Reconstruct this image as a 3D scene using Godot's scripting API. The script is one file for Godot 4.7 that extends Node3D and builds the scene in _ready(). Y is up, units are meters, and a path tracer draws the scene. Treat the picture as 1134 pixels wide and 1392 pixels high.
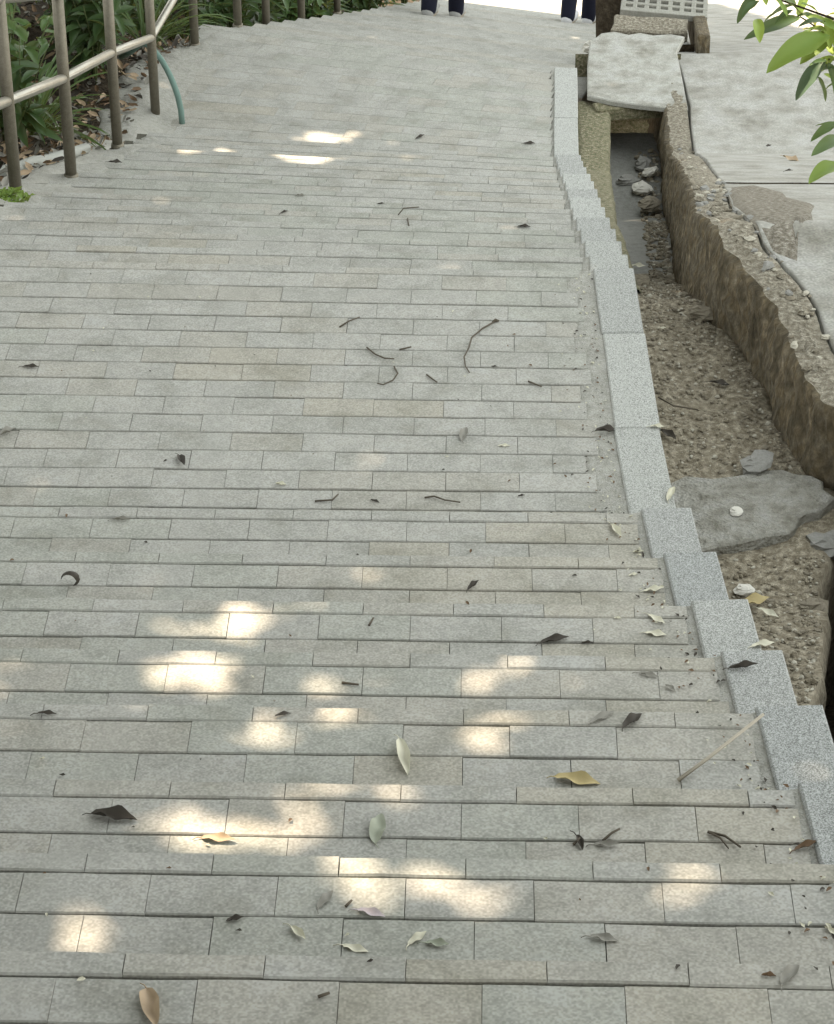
extends Node3D
# A brick stairway that runs down and away from the viewer, a granite kerb and a broken drain channel on its right,
# a tube railing and a planted bank on its left. x right, y up, forward is -z; lengths in metres.
# In this script "z" arguments and tables are metres FORWARD (turned into -z by V()).

const RISE := 0.142
# forward position of each step's nosing, lowest step first (flight between viewer and landing)
const NOSE := [0.0, 5.57, 5.14, 4.725, 4.325, 3.94, 3.525, 3.155, 2.76, 2.36, 1.96, 1.56, 1.16, 0.76, 0.36, -0.04]
const LEAVES = [
[-0.523,3.428,0.076,-0.22,"dark",0.5,"large dark curled dry leaf with a ragged end, beside a sun patch"], [-0.341,3.368,0.056,-0.16,"tan",0.3,"small tan dry leaf with a thin pointed tip"], [-0.026,3.784,0.092,-1.41,"cream",0.5,"pale cream leaf curled lengthwise like a crescent"],
[-0.067,3.388,0.071,1.46,"sage",0.3,"grey green oval leaf with its stalk pointing down the steps"], [0.287,3.712,0.079,-0.23,"yellow",0.3,"large yellow brown leaf with a pale edge"], [0.345,3.900,0.056,0.60,"grey",0.3,""],
[0.403,3.888,0.051,0.81,"dark",0.4,""], [0.272,3.364,0.034,-1.34,"dark",0.7,""], [0.313,3.352,0.042,-0.14,"grey",0.4,""],
[0.647,3.344,0.041,0.32,"brown",0.6,"brown curled leaf lying in the corner against the granite kerb"], [-0.145,3.040,0.041,1.07,"grey",0.2,""], [-0.076,3.016,0.043,-0.39,"lavender",0.4,"pale lavender oval leaf cupped over a paver joint"],
[-0.184,2.972,0.038,-0.99,"cream",0.5,""], [-0.004,2.952,0.037,0.81,"cream",0.2,""], [0.025,2.944,0.034,-0.26,"sage",0.3,""],
[-0.099,2.936,0.039,-0.38,"cream",0.1,""], [-0.279,3.000,0.025,0.21,"dark",0.4,""], [0.278,2.956,0.041,-0.21,"grey",0.3,""],
[0.522,2.712,0.044,0.93,"grey",0.5,""], [0.496,2.716,0.019,-0.13,"brown",0.7,""], [-0.370,2.656,0.076,-1.33,"tan",0.5,"long tan pink leaf curving over the paver edge"],
[0.633,2.972,0.027,-0.82,"cream",0.3,""], [-0.708,3.916,0.034,0.00,"dark",0.4,""], [-0.254,3.912,0.030,0.42,"dark",0.5,""],
[-0.811,5.000,0.054,0.00,"dark",0.9,"dark leaf rolled into a ring on the step"], [0.128,4.992,0.037,0.81,"dark",0.6,""], [-0.759,5.520,0.041,0.00,"grey",0.7,""],
[0.293,4.568,0.063,0.30,"dark",0.5,""], [0.369,4.560,0.024,0.00,"dark",0.6,""], [0.466,4.244,0.039,-0.35,"grey",0.4,""],
[0.511,4.196,0.025,-0.78,"grey",0.4,""], [0.515,4.596,0.043,-0.24,"cream",0.2,""], [0.523,4.656,0.047,-0.89,"cream",0.2,""],
[0.547,4.980,0.043,0.16,"cream",0.3,""], [0.511,5.048,0.023,0.31,"cream",0.3,""], [0.501,5.472,0.082,-1.27,"cream",0.6,""],
[0.657,4.248,0.057,0.00,"dark",0.6,"dark crumpled leaf lying on top of the granite kerb"], [0.863,5.464,0.085,0.45,"yellow",0.3,"yellowish white leaf lying on the gravel of the channel"], [0.742,4.536,0.052,0.30,"cream",0.3,""],
[0.886,5.376,0.057,-0.69,"cream",0.2,""], [-0.649,6.056,0.061,-1.28,"dark",0.7,""], [-0.369,5.928,0.028,-0.17,"cream",0.5,""],
[-1.154,6.204,0.060,0.86,"grey",0.5,""], [-0.113,5.840,0.027,-0.61,"dark",0.7,""], [0.130,6.188,0.067,1.39,"grey",0.5,""],
[0.242,6.136,0.031,0.00,"cream",0.2,""], [0.281,5.868,0.018,0.00,"dark",0.5,""], [-1.138,6.592,0.044,-0.18,"dark",0.4,""],
[0.526,6.208,0.062,0.14,"dark",0.6,""], [0.227,6.596,0.017,0.00,"dark",0.5,""], [0.584,12.428,0.058,0.00,"dark",0.5,""],
[0.396,8.736,0.047,0.00,"dark",0.5,""], [-0.510,8.860,0.035,0.71,"dark",0.5,""], [-0.485,9.628,0.036,-0.40,"grey",0.5,""],
[-0.143,9.244,0.029,0.00,"dark",0.5,""], [0.012,12.508,0.059,0.74,"dark",0.6,""], [-1.364,10.596,0.074,-0.21,"dark",0.4,""],
[0.893,6.652,0.059,-0.28,"dark",0.4,""], [0.715,6.352,0.084,-0.85,"dark",0.5,""], [0.669,6.220,0.037,0.00,"cream",0.3,""],
[0.679,5.848,0.092,1.22,"cream",0.6,""], [0.929,9.736,0.075,0.08,"cream",0.2,""], [1.703,10.768,0.130,-0.96,"tan",0.3,"tan leaf lying alone on the concrete pavement"],
[1.802,12.172,0.041,0.42,"dark",0.5,""], [1.522,9.656,0.036,0.41,"dark",0.5,""], [0.442,4.656,0.016,0.00,"cream",0.4,""],
[0.553,5.368,0.026,0.00,"cream",0.5,""], [0.759,7.020,0.027,0.00,"cream",0.3,""], [0.914,6.640,0.022,0.18,"grey",0.3,""]]
const TWIGS = [
[[-0.233,6.841,-0.207,6.874,-0.174,6.898],"short dark twig with a slight bend on the landing"],
[[-0.149,6.710,-0.124,6.664,-0.095,6.636,-0.067,6.632],""],
[[-0.067,6.591,-0.056,6.546,-0.070,6.502,-0.098,6.475,-0.115,6.484],""],
[[0.238,6.879,0.197,6.827,0.163,6.765,0.155,6.705,0.139,6.645,0.142,6.591,0.153,6.555],"long dark hooked twig with a knob at its far end"],
[[0.028,6.542,0.058,6.493],""],
[[-0.052,6.696,-0.017,6.710],""],
[[0.323,6.502,0.360,6.467],""],
[[-0.070,8.839,-0.051,8.891,0.008,8.898],""],
[[-0.036,8.806,-0.030,8.729],""],
[[0.020,5.856,0.046,5.860,0.075,5.838,0.116,5.826],""],
[[-0.274,5.838,-0.227,5.841,-0.212,5.868],""],
[[0.477,3.707,0.532,3.742,0.642,3.825],"pale straight stick leaning against the granite kerb"],
[[0.313,3.362,0.329,3.380,0.343,3.389],""],
[[0.492,3.385,0.519,3.372,0.542,3.341],"dark forked twig with two curved prongs"],
[[0.709,6.549,0.748,6.496,0.817,6.470],"dark bent stick lying on the gravel of the channel"],
[[-0.138,2.671,-0.122,2.677],""],
[[-0.105,4.626,-0.096,4.652],""],
[[-0.152,4.213,-0.118,4.203],""],
[[0.263,3.352,0.274,3.366],""],
[[-0.110,3.028,-0.101,3.040],""]]
const SUN_GAPS = [
[-1.081,-1.420,11.376,0.106,0.079,0.70], [-0.944,-1.562,11.700,0.109,0.081,0.60], [-0.519,-1.420,11.308,0.300,0.113,1.50],
[-0.474,-1.846,12.516,0.272,0.088,1.40], [-0.105,-1.846,12.476,0.097,0.058,0.35], [-0.561,0.426,4.640,0.032,0.052,0.90],
[-0.404,0.426,4.612,0.095,0.043,1.00], [-0.386,0.426,4.692,0.024,0.015,0.60], [-0.253,0.426,4.704,0.046,0.038,1.10],
[-0.162,0.568,4.204,0.060,0.041,1.10], [-0.215,0.710,3.868,0.029,0.028,1.00], [-0.086,0.710,3.908,0.049,0.031,0.60],
[0.127,0.568,4.216,0.063,0.033,0.65], [0.289,0.568,4.252,0.060,0.047,0.65], [0.577,0.710,3.852,0.055,0.039,0.70],
[0.684,0.722,3.724,0.027,0.015,0.20], [-0.841,0.568,4.272,0.026,0.044,0.90], [-0.804,0.568,4.184,0.037,0.020,0.60],
[-0.462,0.852,3.444,0.050,0.018,0.60], [-0.380,0.852,3.388,0.035,0.024,1.00], [-0.237,0.852,3.340,0.025,0.014,0.80],
[-0.180,0.852,3.488,0.051,0.021,0.60], [-0.179,0.852,3.428,0.016,0.032,0.80], [-0.014,0.852,3.460,0.042,0.022,0.60],
[-0.058,0.994,3.096,0.043,0.034,1.70], [-0.113,0.994,3.152,0.058,0.016,0.80], [0.026,0.994,3.092,0.046,0.027,0.50],
[0.466,0.994,3.052,0.046,0.032,0.60], [0.621,0.994,3.044,0.025,0.023,0.50], [0.518,0.994,2.956,0.034,0.020,0.45],
[-0.488,0.994,2.952,0.054,0.015,0.70], [-0.593,0.994,2.968,0.022,0.020,0.60], [0.411,1.136,2.724,0.026,0.023,0.50],
[0.540,0.000,6.096,0.041,0.020,0.45], [-0.542,0.710,3.928,0.039,0.017,0.40], [-0.318,0.710,3.812,0.027,0.023,0.50],
[-0.473,0.568,4.320,0.076,0.016,0.50], [-0.524,0.568,4.208,0.034,0.026,0.40], [-0.429,0.568,4.280,0.027,0.021,0.60]]

var rng := RandomNumberGenerator.new()
var M := {}
var used := {}

func V(x: float, y: float, z: float) -> Vector3:
	return Vector3(x, y, -z)

func tab(z: float, xs: Array, ys: Array) -> float:
	if z <= xs[0]: return ys[0]
	for i in range(1, xs.size()):
		if z <= xs[i]:
			return lerpf(ys[i - 1], ys[i], (z - xs[i - 1]) / (xs[i] - xs[i - 1]))
	return ys[-1]

# how far the paving rows are turned, the kerb's inner edge, the paving's left edge, the smooth fall of the ground
func row_turn(z: float) -> float: return tab(z, [2.75, 5.87, 6.77, 7.2, 10.0, 12.4, 13.72], [0.025, 0.02, 0.036, 0.045, 0.09, 0.16, 0.352])
func kerb_in(z: float) -> float: return tab(z, [0.0, 3.5, 5.575, 5.8, 7.25, 12.2, 13.45], [0.80, 0.66, 0.572, 0.555, 0.555, 0.71, 0.77])
func left_edge(z: float) -> float: return tab(z, [8.0, 9.4, 11.5, 12.9, 14.2, 16.2, 18.0, 24.0], [-1.62, -1.56, -1.42, -1.36, -1.2, -0.86, -0.6, 0.2])
func fall(z: float) -> float: return tab(z, [-2.0, 5.5, 7.25, 12.1, 13.7, 24.0], [2.66, 0.0, 0.0, -1.775, -1.846, -5.35])
func bed_level(z: float) -> float: return fall(z) + tab(z, [6.9, 8.0, 9.2], [-0.1, -0.18, -0.33])
func wall_base(z: float) -> float: return tab(z, [5.9, 6.0, 6.13, 6.275, 6.54, 6.69, 6.885, 7.09, 7.72, 8.4, 9.5, 11.6, 13.0], [1.27, 1.2, 1.09, 1.06, 1.03, 1.03, 0.988, 0.92, 0.9, 0.97, 1.07, 1.25, 1.33])
func pave_level(z: float) -> float: return fall(z) + tab(z, [8.5, 11.0, 12.8], [0.15, 0.07, -0.018])
func pit_edge(z: float) -> float: return tab(z, [3.0, 4.12, 4.56, 4.9, 5.3, 5.61, 5.79, 5.95, 6.0], [0.83, 0.86, 0.87, 0.95, 1.02, 1.06, 1.13, 1.2, 1.24])
func ledge_edge(z: float) -> float: return tab(z, [7.8, 9.4, 11.6, 13.1], [0.74, 0.80, 0.95, 1.05])
func path_right(z: float) -> float: return 0.9 + 0.115 * (z - 13.5)

func step_level(x: float, z: float) -> float:
	var t := (z - (13.72 - 0.352 * x)) * 0.943
	if t > 0.0:
		return -1.846 - RISE * minf(floorf(t / 0.4) + 1.0, 24.0)
	var s := z + row_turn(z) * x
	if s < NOSE[1]:
		for k in range(1, 15):
			if s >= NOSE[k + 1]: return RISE * k
		return RISE * 14
	if s < 7.25: return 0.0
	return -RISE * minf(floorf((s - 7.25) / 0.4) + 1.0, 13.0)

func surface_level(x: float, z: float) -> float:
	if z > 13.5 or x <= kerb_in(z): return step_level(x, z)
	if x < kerb_in(z) + 0.127: return step_level(kerb_in(z) - 0.02, z) + 0.012
	if x < wall_base(z): return bed_level(z)
	return pave_level(z)

# ---------------------------------------------------------------- objects
func numbered(called: String) -> String:
	if not used.has(called):
		used[called] = 0
		return called
	used[called] += 1
	return "%s_%03d" % [called, used[called]]

func thing(called: String, label: String, category: String, group := "", at := Vector3.ZERO, kind := "") -> Node3D:
	var o := Node3D.new()
	o.name = numbered(called)
	add_child(o)
	o.position = at
	tag(o, label, category, group, kind)
	return o

func tag(o: Node, label: String, category: String, group := "", kind := "") -> void:
	if label != "": o.set_meta("label", label)
	if category != "": o.set_meta("category", category)
	if group != "": o.set_meta("group", group)
	if kind != "": o.set_meta("kind", kind)

func part(parent: Node, called: String, mesh: Mesh, mat: Material, xf := Transform3D.IDENTITY) -> MeshInstance3D:
	var o := MeshInstance3D.new()
	o.name = numbered(called) if parent == self else called
	o.mesh = mesh
	o.material_override = mat
	o.transform = xf
	parent.add_child(o, true)
	return o

# ---------------------------------------------------------------- meshes
func new_st() -> SurfaceTool:
	var st := SurfaceTool.new()
	st.begin(Mesh.PRIMITIVE_TRIANGLES)
	return st

func done(st: SurfaceTool, smooth := false) -> ArrayMesh:
	if smooth: st.index()
	st.generate_normals()
	return st.commit()

func quad(st: SurfaceTool, a: Vector3, b: Vector3, c: Vector3, d: Vector3) -> void:
	for p in [a, b, c, a, c, d]: st.add_vertex(p)

# chamfered block, top at y = 0, with slightly uneven corners and top
func block_mesh(l: float, h: float, w: float, c: float, rough: float, open_below := true, ends := 1.0) -> ArrayMesh:
	var st := new_st()
	st.set_smooth_group(-1)
	var top := []
	var nx := 4
	var nz := 3
	for i in nx:
		var colm := []
		for j in nz:
			var x := lerpf(-l / 2 + c * ends, l / 2 - c * ends, i / float(nx - 1))
			var z := lerpf(-w / 2 + c, w / 2 - c, j / float(nz - 1))
			if i == 0 or i == nx - 1: x += rng.randf_range(-rough, rough) * ends
			if j == 0 or j == nz - 1: z += rng.randf_range(-rough, rough)
			colm.append(Vector3(x, rng.randf_range(-rough, rough) * 0.6, z))
		top.append(colm)
	for i in nx - 1:
		for j in nz - 1:
			quad(st, top[i][j], top[i + 1][j], top[i + 1][j + 1], top[i][j + 1])
	var ring := []
	for i in nx: ring.append(top[i][0])
	for j in range(1, nz): ring.append(top[nx - 1][j])
	for i in range(nx - 2, -1, -1): ring.append(top[i][nz - 1])
	for j in range(nz - 2, 0, -1): ring.append(top[0][j])
	var n := ring.size()
	var mid := []
	var low := []
	for p: Vector3 in ring:
		var q := Vector3(p.x, -c, p.z)
		if absf(p.x) > l / 2 - c * 2.2: q.x += signf(p.x) * c * ends
		if absf(p.z) > w / 2 - c * 2.2: q.z += signf(p.z) * c
		mid.append(q)
		low.append(Vector3(q.x, -h, q.z))
	for i in n:
		var k := (i + 1) % n
		quad(st, ring[k], ring[i], mid[i], mid[k])
		quad(st, mid[k], mid[i], low[i], low[k])
	if not open_below:
		for i in range(1, n - 1):
			for p in [low[0], low[i], low[i + 1]]: st.add_vertex(p)
	return done(st)

func tube_into(st: SurfaceTool, pts: Array, radii: Array, sides := 8) -> void:
	var rings := []
	var side := Vector3.ZERO
	for i in pts.size():
		var d: Vector3 = (pts[mini(i + 1, pts.size() - 1)] - pts[maxi(i - 1, 0)]).normalized()
		if side == Vector3.ZERO:
			side = d.cross(Vector3.UP if absf(d.y) < 0.9 else Vector3.RIGHT).normalized()
		side = (side - d * side.dot(d)).normalized()
		var up := d.cross(side)
		var r := []
		for k in sides:
			var a := TAU * k / sides
			r.append(pts[i] + (side * cos(a) + up * sin(a)) * radii[i])
		rings.append(r)
	for i in pts.size() - 1:
		for k in sides:
			var m := (k + 1) % sides
			quad(st, rings[i][k], rings[i][m], rings[i + 1][m], rings[i + 1][k])
	for k in range(1, sides - 1):
		for p in [rings[0][0], rings[0][k + 1], rings[0][k]]: st.add_vertex(p)
		for p in [rings[-1][0], rings[-1][k], rings[-1][k + 1]]: st.add_vertex(p)

func tube(pts: Array, radii: Array, sides := 8) -> ArrayMesh:
	var st := new_st()
	tube_into(st, pts, radii, sides)
	return done(st, true)

# a lanceolate or oval leaf along +x from the origin; cup lifts the edges, bend lifts or drops the tip
func leaf_into(st: SurfaceTool, xf: Transform3D, l: float, w: float, cup: float, bend: float, wave := 0.0, nu := 7) -> void:
	var rows := []
	var ang := 0.0
	var pos := Vector3.ZERO
	for i in nu + 1:
		var t := i / float(nu)
		var half := w * 0.5 * pow(sin(PI * clampf(pow(t, 0.85), 0.0, 1.0)), 0.68) + 0.0006
		if i > 0:
			ang += bend / nu
			pos += Vector3(cos(ang), sin(ang), 0) * (l / nu)
		var tw := sin(t * 9.0 + wave * 7.0) * wave * half
		var nrm := Vector3(-sin(ang), cos(ang), 0)
		var row := []
		for s in [-1.0, -0.5, 0.0, 0.5, 1.0]:
			var crimp: float = wave * 0.22 * half * sin(t * 17.0 + s * 3.0)
			row.append(pos + nrm * (cup * half * s * s - tw * s + crimp + absf(s) * half * 0.12) + Vector3(0, 0, half * s * (1.0 - absf(cup) * 0.25)))
		rows.append(row)
	for i in nu:
		for j in 4:
			quad(st, xf * rows[i][j], xf * rows[i + 1][j], xf * rows[i + 1][j + 1], xf * rows[i][j + 1])

func leaf_mesh(l: float, w: float, cup: float, bend: float, wave := 0.0, stalk := 0.0) -> ArrayMesh:
	var st := new_st()
	leaf_into(st, Transform3D.IDENTITY, l, w, cup, bend, wave, 11)
	if stalk > 0.0:
		tube_into(st, [Vector3(0.002, 0, 0), Vector3(-stalk * 0.5, 0.002, 0.003), Vector3(-stalk, 0.001, 0.008)], [0.0011, 0.0009, 0.0007], 5)
	return done(st, true)

func stone_mesh(r: Vector3, rough: float, seg := 7) -> ArrayMesh:
	var st := new_st()
	st.set_smooth_group(-1)
	var off := rng.randf() * 50.0
	var n := FastNoiseLite.new()
	n.frequency = 0.75
	n.seed = int(off * 20)
	var rows := []
	var rn := seg - 2
	for i in rn + 1:
		var th := PI * i / rn
		var r_ := []
		for k in seg:
			var ph := TAU * k / seg + i * 0.3
			var d := Vector3(sin(th) * cos(ph), cos(th), sin(th) * sin(ph))
			var s := 1.0 + rough * n.get_noise_3d(d.x + off, d.y, d.z) * 2.2
			r_.append(d * r * s)
		rows.append(r_)
	for i in rn:
		for k in seg:
			var m := (k + 1) % seg
			quad(st, rows[i][k], rows[i][m], rows[i + 1][m], rows[i + 1][k])
	return done(st)

# grid of points p[i][j] to a smooth sheet
func sheet(p: Array) -> ArrayMesh:
	var st := new_st()
	for i in p.size() - 1:
		for j in p[i].size() - 1:
			quad(st, p[i][j], p[i + 1][j], p[i + 1][j + 1], p[i][j + 1])
	return done(st, true)

# ---------------------------------------------------------------- textures and materials
func noise_img(size: int, freq: float, seed_: int, oct := 4, kind := FastNoiseLite.TYPE_SIMPLEX_SMOOTH) -> PackedByteArray:
	var n := FastNoiseLite.new()
	n.noise_type = kind
	n.seed = seed_
	n.frequency = freq
	n.fractal_octaves = oct
	var im := n.get_seamless_image(size, size, false, false, 0.12)
	im.convert(Image.FORMAT_L8)
	return im.get_data()

# mixes tone bands: each layer is [bytes, list of [position, Color]] or a multiply layer [bytes, low, high]
func mixed(size: int, base: PackedByteArray, stops: Array, mult: Array) -> ImageTexture:
	var g := Gradient.new()
	var offs := PackedFloat32Array()
	var cols := PackedColorArray()
	for s in stops:
		offs.append(s[0])
		cols.append(s[1])
	g.offsets = offs
	g.colors = cols
	var lut := []
	for i in 256: lut.append(g.sample(i / 255.0))
	var out := PackedByteArray()
	out.resize(size * size * 3)
	for i in size * size:
		var c: Color = lut[base[i]]
		var f := 1.0
		for m in mult: f *= lerpf(m[1], m[2], m[0][i] / 255.0)
		out[i * 3] = clampi(int(c.r * f * 255.0), 0, 255)
		out[i * 3 + 1] = clampi(int(c.g * f * 255.0), 0, 255)
		out[i * 3 + 2] = clampi(int(c.b * f * 255.0), 0, 255)
	var im := Image.create_from_data(size, size, false, Image.FORMAT_RGB8, out)
	return ImageTexture.create_from_image(im)

func grey_tex(size: int, a: PackedByteArray, b: PackedByteArray, share: float) -> ImageTexture:
	var out := PackedByteArray()
	out.resize(size * size)
	for i in size * size: out[i] = int(a[i] * share + b[i] * (1.0 - share))
	return ImageTexture.create_from_image(Image.create_from_data(size, size, false, Image.FORMAT_L8, out))

func lin(r: float, g: float, b: float) -> Color: return Color(r, g, b).linear_to_srgb()

func mat(col: Color, rough := 0.9, tex: Texture2D = null, scale := Vector3.ONE, bump: Texture2D = null, relief := 0.0) -> StandardMaterial3D:
	var m := StandardMaterial3D.new()
	m.albedo_color = col
	m.roughness = rough
	m.metallic_specular = 0.3
	if tex:
		m.albedo_texture = tex
		m.uv1_triplanar = true
		m.uv1_world_triplanar = true
		m.uv1_scale = scale
	if bump:
		m.heightmap_enabled = true
		m.heightmap_texture = bump
		m.heightmap_scale = relief
	return m

func leaf_mat(col: Color, back := 0.0, rough := 0.6) -> StandardMaterial3D:
	var m := StandardMaterial3D.new()
	m.albedo_color = col
	m.roughness = rough
	m.metallic_specular = 0.35
	m.cull_mode = BaseMaterial3D.CULL_DISABLED
	if back > 0.0:
		m.backlight_enabled = true
		m.backlight = Color(back, back, back * 0.5)
	return m

func make_materials() -> void:
	var sz := 512
	var fine := noise_img(sz, 0.22, 11, 2)
	var grain := noise_img(sz, 0.45, 17, 1, FastNoiseLite.TYPE_VALUE)
	var mid := noise_img(sz, 0.035, 12, 4)
	var big := noise_img(sz, 0.009, 13, 3)
	var cell := noise_img(sz, 0.09, 14, 1, FastNoiseLite.TYPE_CELLULAR)
	var w := Color(1, 1, 1)
	# greyscale mottled cement: the colour comes from albedo_color
	var cement := mixed(sz, mid, [[0.0, Color(0.86, 0.86, 0.83)], [0.38, Color(0.93, 0.93, 0.915)], [0.62, Color(0.965, 0.965, 0.955)], [1.0, w]], [[fine, 0.94, 1.05], [grain, 0.9, 1.08], [big, 0.94, 1.04]])
	# worn paver face: patches of grime and a little algae over the cement
	var sp := 1024
	var worn := mixed(sp, noise_img(sp, 0.006, 31, 5), [[0.0, Color(0.86, 0.855, 0.83)], [0.3, Color(0.915, 0.915, 0.90)], [0.5, Color(0.95, 0.948, 0.938)], [0.7, Color(0.965, 0.96, 0.945)], [1.0, w]], [[noise_img(sp, 0.03, 32, 3), 0.95, 1.03], [noise_img(sp, 0.4, 33, 1, FastNoiseLite.TYPE_VALUE), 0.9, 1.09], [noise_img(sp, 0.15, 34, 2), 0.93, 1.05]])
	var granite := mixed(sz, grain, [[0.0, Color(0.56, 0.56, 0.55)], [0.3, Color(0.75, 0.755, 0.74)], [0.55, Color(0.89, 0.895, 0.88)], [0.85, w]], [[fine, 0.86, 1.1], [mid, 0.95, 1.03]])
	var soil := mixed(sz, mid, [[0.0, Color(0.50, 0.47, 0.425)], [0.45, Color(0.67, 0.645, 0.60)], [0.7, Color(0.79, 0.77, 0.73)], [1.0, Color(0.95, 0.94, 0.91)]], [[fine, 0.82, 1.12], [grain, 0.82, 1.14]])
	var stain := mixed(sz, big, [[0.0, Color(0.42, 0.40, 0.35)], [0.35, Color(0.62, 0.585, 0.52)], [0.5, Color(0.72, 0.70, 0.66)], [0.62, Color(0.66, 0.61, 0.52)], [0.8, Color(0.80, 0.76, 0.69)], [1.0, Color(0.92, 0.9, 0.87)]], [[mid, 0.62, 1.2], [fine, 0.8, 1.15]])
	var moss := mixed(sz, mid, [[0.0, Color(0.47, 0.48, 0.39)], [0.4, Color(0.65, 0.65, 0.56)], [0.6, Color(0.74, 0.71, 0.64)], [1.0, Color(0.92, 0.90, 0.85)]], [[fine, 0.7, 1.2], [grain, 0.75, 1.2]])
	var paving := mixed(sz, big, [[0.0, Color(0.74, 0.73, 0.69)], [0.35, Color(0.88, 0.875, 0.85)], [0.6, Color(0.95, 0.95, 0.93)], [1.0, w]], [[mid, 0.92, 1.04], [fine, 0.9, 1.08], [grain, 0.9, 1.08]])
	var bump := grey_tex(sz, fine, mid, 0.55)
	var coarse := grey_tex(sz, cell, mid, 0.4)
	# pavers: cement grey, some warmer, some greener
	M.brick = []
	for c in [lin(0.395, 0.393, 0.368), lin(0.388, 0.386, 0.361), lin(0.395, 0.386, 0.352), lin(0.405, 0.403, 0.378), lin(0.395, 0.38, 0.335), lin(0.385, 0.389, 0.357)]:
		M.brick.append(mat(c, 0.92, worn, Vector3(0.77, 0.77, 0.77), bump, 0.1))
	M.mortar = mat(lin(0.12, 0.115, 0.095), 0.95, cement, Vector3(2.5, 2.5, 2.5), bump, 0.3)
	M.fill = mat(lin(0.39, 0.385, 0.355), 0.95, cement, Vector3(1.7, 1.7, 1.7), bump, 0.5)
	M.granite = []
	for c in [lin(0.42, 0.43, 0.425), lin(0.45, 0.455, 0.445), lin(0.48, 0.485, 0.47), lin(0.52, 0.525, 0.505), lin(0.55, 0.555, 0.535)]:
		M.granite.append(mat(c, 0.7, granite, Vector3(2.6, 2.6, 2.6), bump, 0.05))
	M.rubble = mat(lin(0.58, 0.565, 0.51), 0.95, soil, Vector3(2.2, 2.2, 2.2), coarse, 1.5)
	M.soil = mat(lin(0.56, 0.53, 0.455), 0.95, soil, Vector3(1.9, 1.9, 1.9), coarse, 0.35)
	M.dirt = mat(lin(0.46, 0.45, 0.42), 0.95, soil, Vector3(2.4, 2.4, 2.4), coarse, 0.8)
	M.stain = mat(lin(0.34, 0.315, 0.26), 0.9, stain, Vector3(1.9, 1.1, 1.9), coarse, 0.9)
	M.moss = mat(lin(0.46, 0.45, 0.375), 0.95, moss, Vector3(2.0, 2.0, 2.0), coarse, 1.0)
	M.paving = mat(lin(0.395, 0.39, 0.37), 0.92, paving, Vector3(0.8, 0.8, 0.8), bump, 0.15)
	M.slab = mat(lin(0.43, 0.428, 0.405), 0.92, paving, Vector3(1.1, 1.1, 1.1), bump, 0.3)
	M.palegravel = mat(lin(0.50, 0.47, 0.40), 0.9, cement, Vector3(5, 5, 5))
	M.grate = mat(lin(0.36, 0.355, 0.32), 0.92, cement, Vector3(3, 3, 3), bump, 0.5)
	M.patch = mat(lin(0.36, 0.352, 0.325), 0.95, paving, Vector3(2.4, 2.4, 2.4), coarse, 1.0)
	M.greyfloor = mat(lin(0.24, 0.24, 0.225), 0.9, cement, Vector3(1.3, 1.3, 1.3), bump, 0.5)
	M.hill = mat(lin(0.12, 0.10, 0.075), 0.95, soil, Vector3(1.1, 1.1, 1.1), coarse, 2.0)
	M.pale = mat(lin(0.62, 0.60, 0.54), 0.85)
	M.greystone = mat(lin(0.30, 0.295, 0.28), 0.9, cement, Vector3(4, 4, 4))
	M.brownstone = mat(lin(0.27, 0.24, 0.19), 0.9, cement, Vector3(4, 4, 4))
	M.bark = mat(lin(0.12, 0.10, 0.08), 0.95, stain, Vector3(3, 0.7, 3), coarse, 2.0)
	M.steel = mat(lin(0.22, 0.20, 0.16), 0.5, cement, Vector3(2, 2, 2))
	M.steel.metallic = 0.5
	M.steelrail = mat(lin(0.46, 0.44, 0.39), 0.42, cement, Vector3(2, 2, 2))
	M.steelrail.metallic = 0.8
	M.hose = mat(lin(0.15, 0.23, 0.20), 0.6)
	M.pipe = mat(lin(0.33, 0.34, 0.31), 0.7)
	M.navy = mat(lin(0.012, 0.013, 0.024), 0.95)
	M.black = mat(lin(0.02, 0.02, 0.022), 0.8)
	M.shirt = mat(lin(0.55, 0.56, 0.58), 0.9)
	M.skin = mat(lin(0.45, 0.29, 0.21), 0.6)
	M.hair = mat(lin(0.02, 0.017, 0.014), 0.6)
	M.shoe_grey = mat(lin(0.30, 0.30, 0.29), 0.7)
	M.shoe_white = mat(lin(0.55, 0.55, 0.56), 0.7)
	M.sole = mat(lin(0.30, 0.26, 0.20), 0.8)
	M.dark = leaf_mat(lin(0.055, 0.047, 0.037))
	M.brown = leaf_mat(lin(0.15, 0.095, 0.055), 0.1)
	M.tan = leaf_mat(lin(0.36, 0.27, 0.18), 0.2)
	M.cream = leaf_mat(lin(0.55, 0.53, 0.42), 0.2)
	M.yellow = leaf_mat(lin(0.44, 0.36, 0.18), 0.2)
	M.sage = leaf_mat(lin(0.30, 0.32, 0.25), 0.15)
	M.grey = leaf_mat(lin(0.24, 0.23, 0.20), 0.1)
	M.lavender = leaf_mat(lin(0.45, 0.41, 0.44), 0.2)
	M.twig = mat(lin(0.10, 0.085, 0.065), 0.9)
	M.stick = mat(lin(0.40, 0.36, 0.29), 0.85)
	M.green = [leaf_mat(lin(0.045, 0.085, 0.03), 0.35, 0.42), leaf_mat(lin(0.06, 0.11, 0.035), 0.4, 0.42), leaf_mat(lin(0.13, 0.21, 0.04), 0.5, 0.45), leaf_mat(lin(0.05, 0.09, 0.055), 0.3, 0.4), leaf_mat(lin(0.20, 0.28, 0.05), 0.5, 0.45)]
	M.crown = leaf_mat(lin(0.06, 0.08, 0.035), 0.0, 0.6)
	M.stem = mat(lin(0.10, 0.12, 0.05), 0.8)

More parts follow.
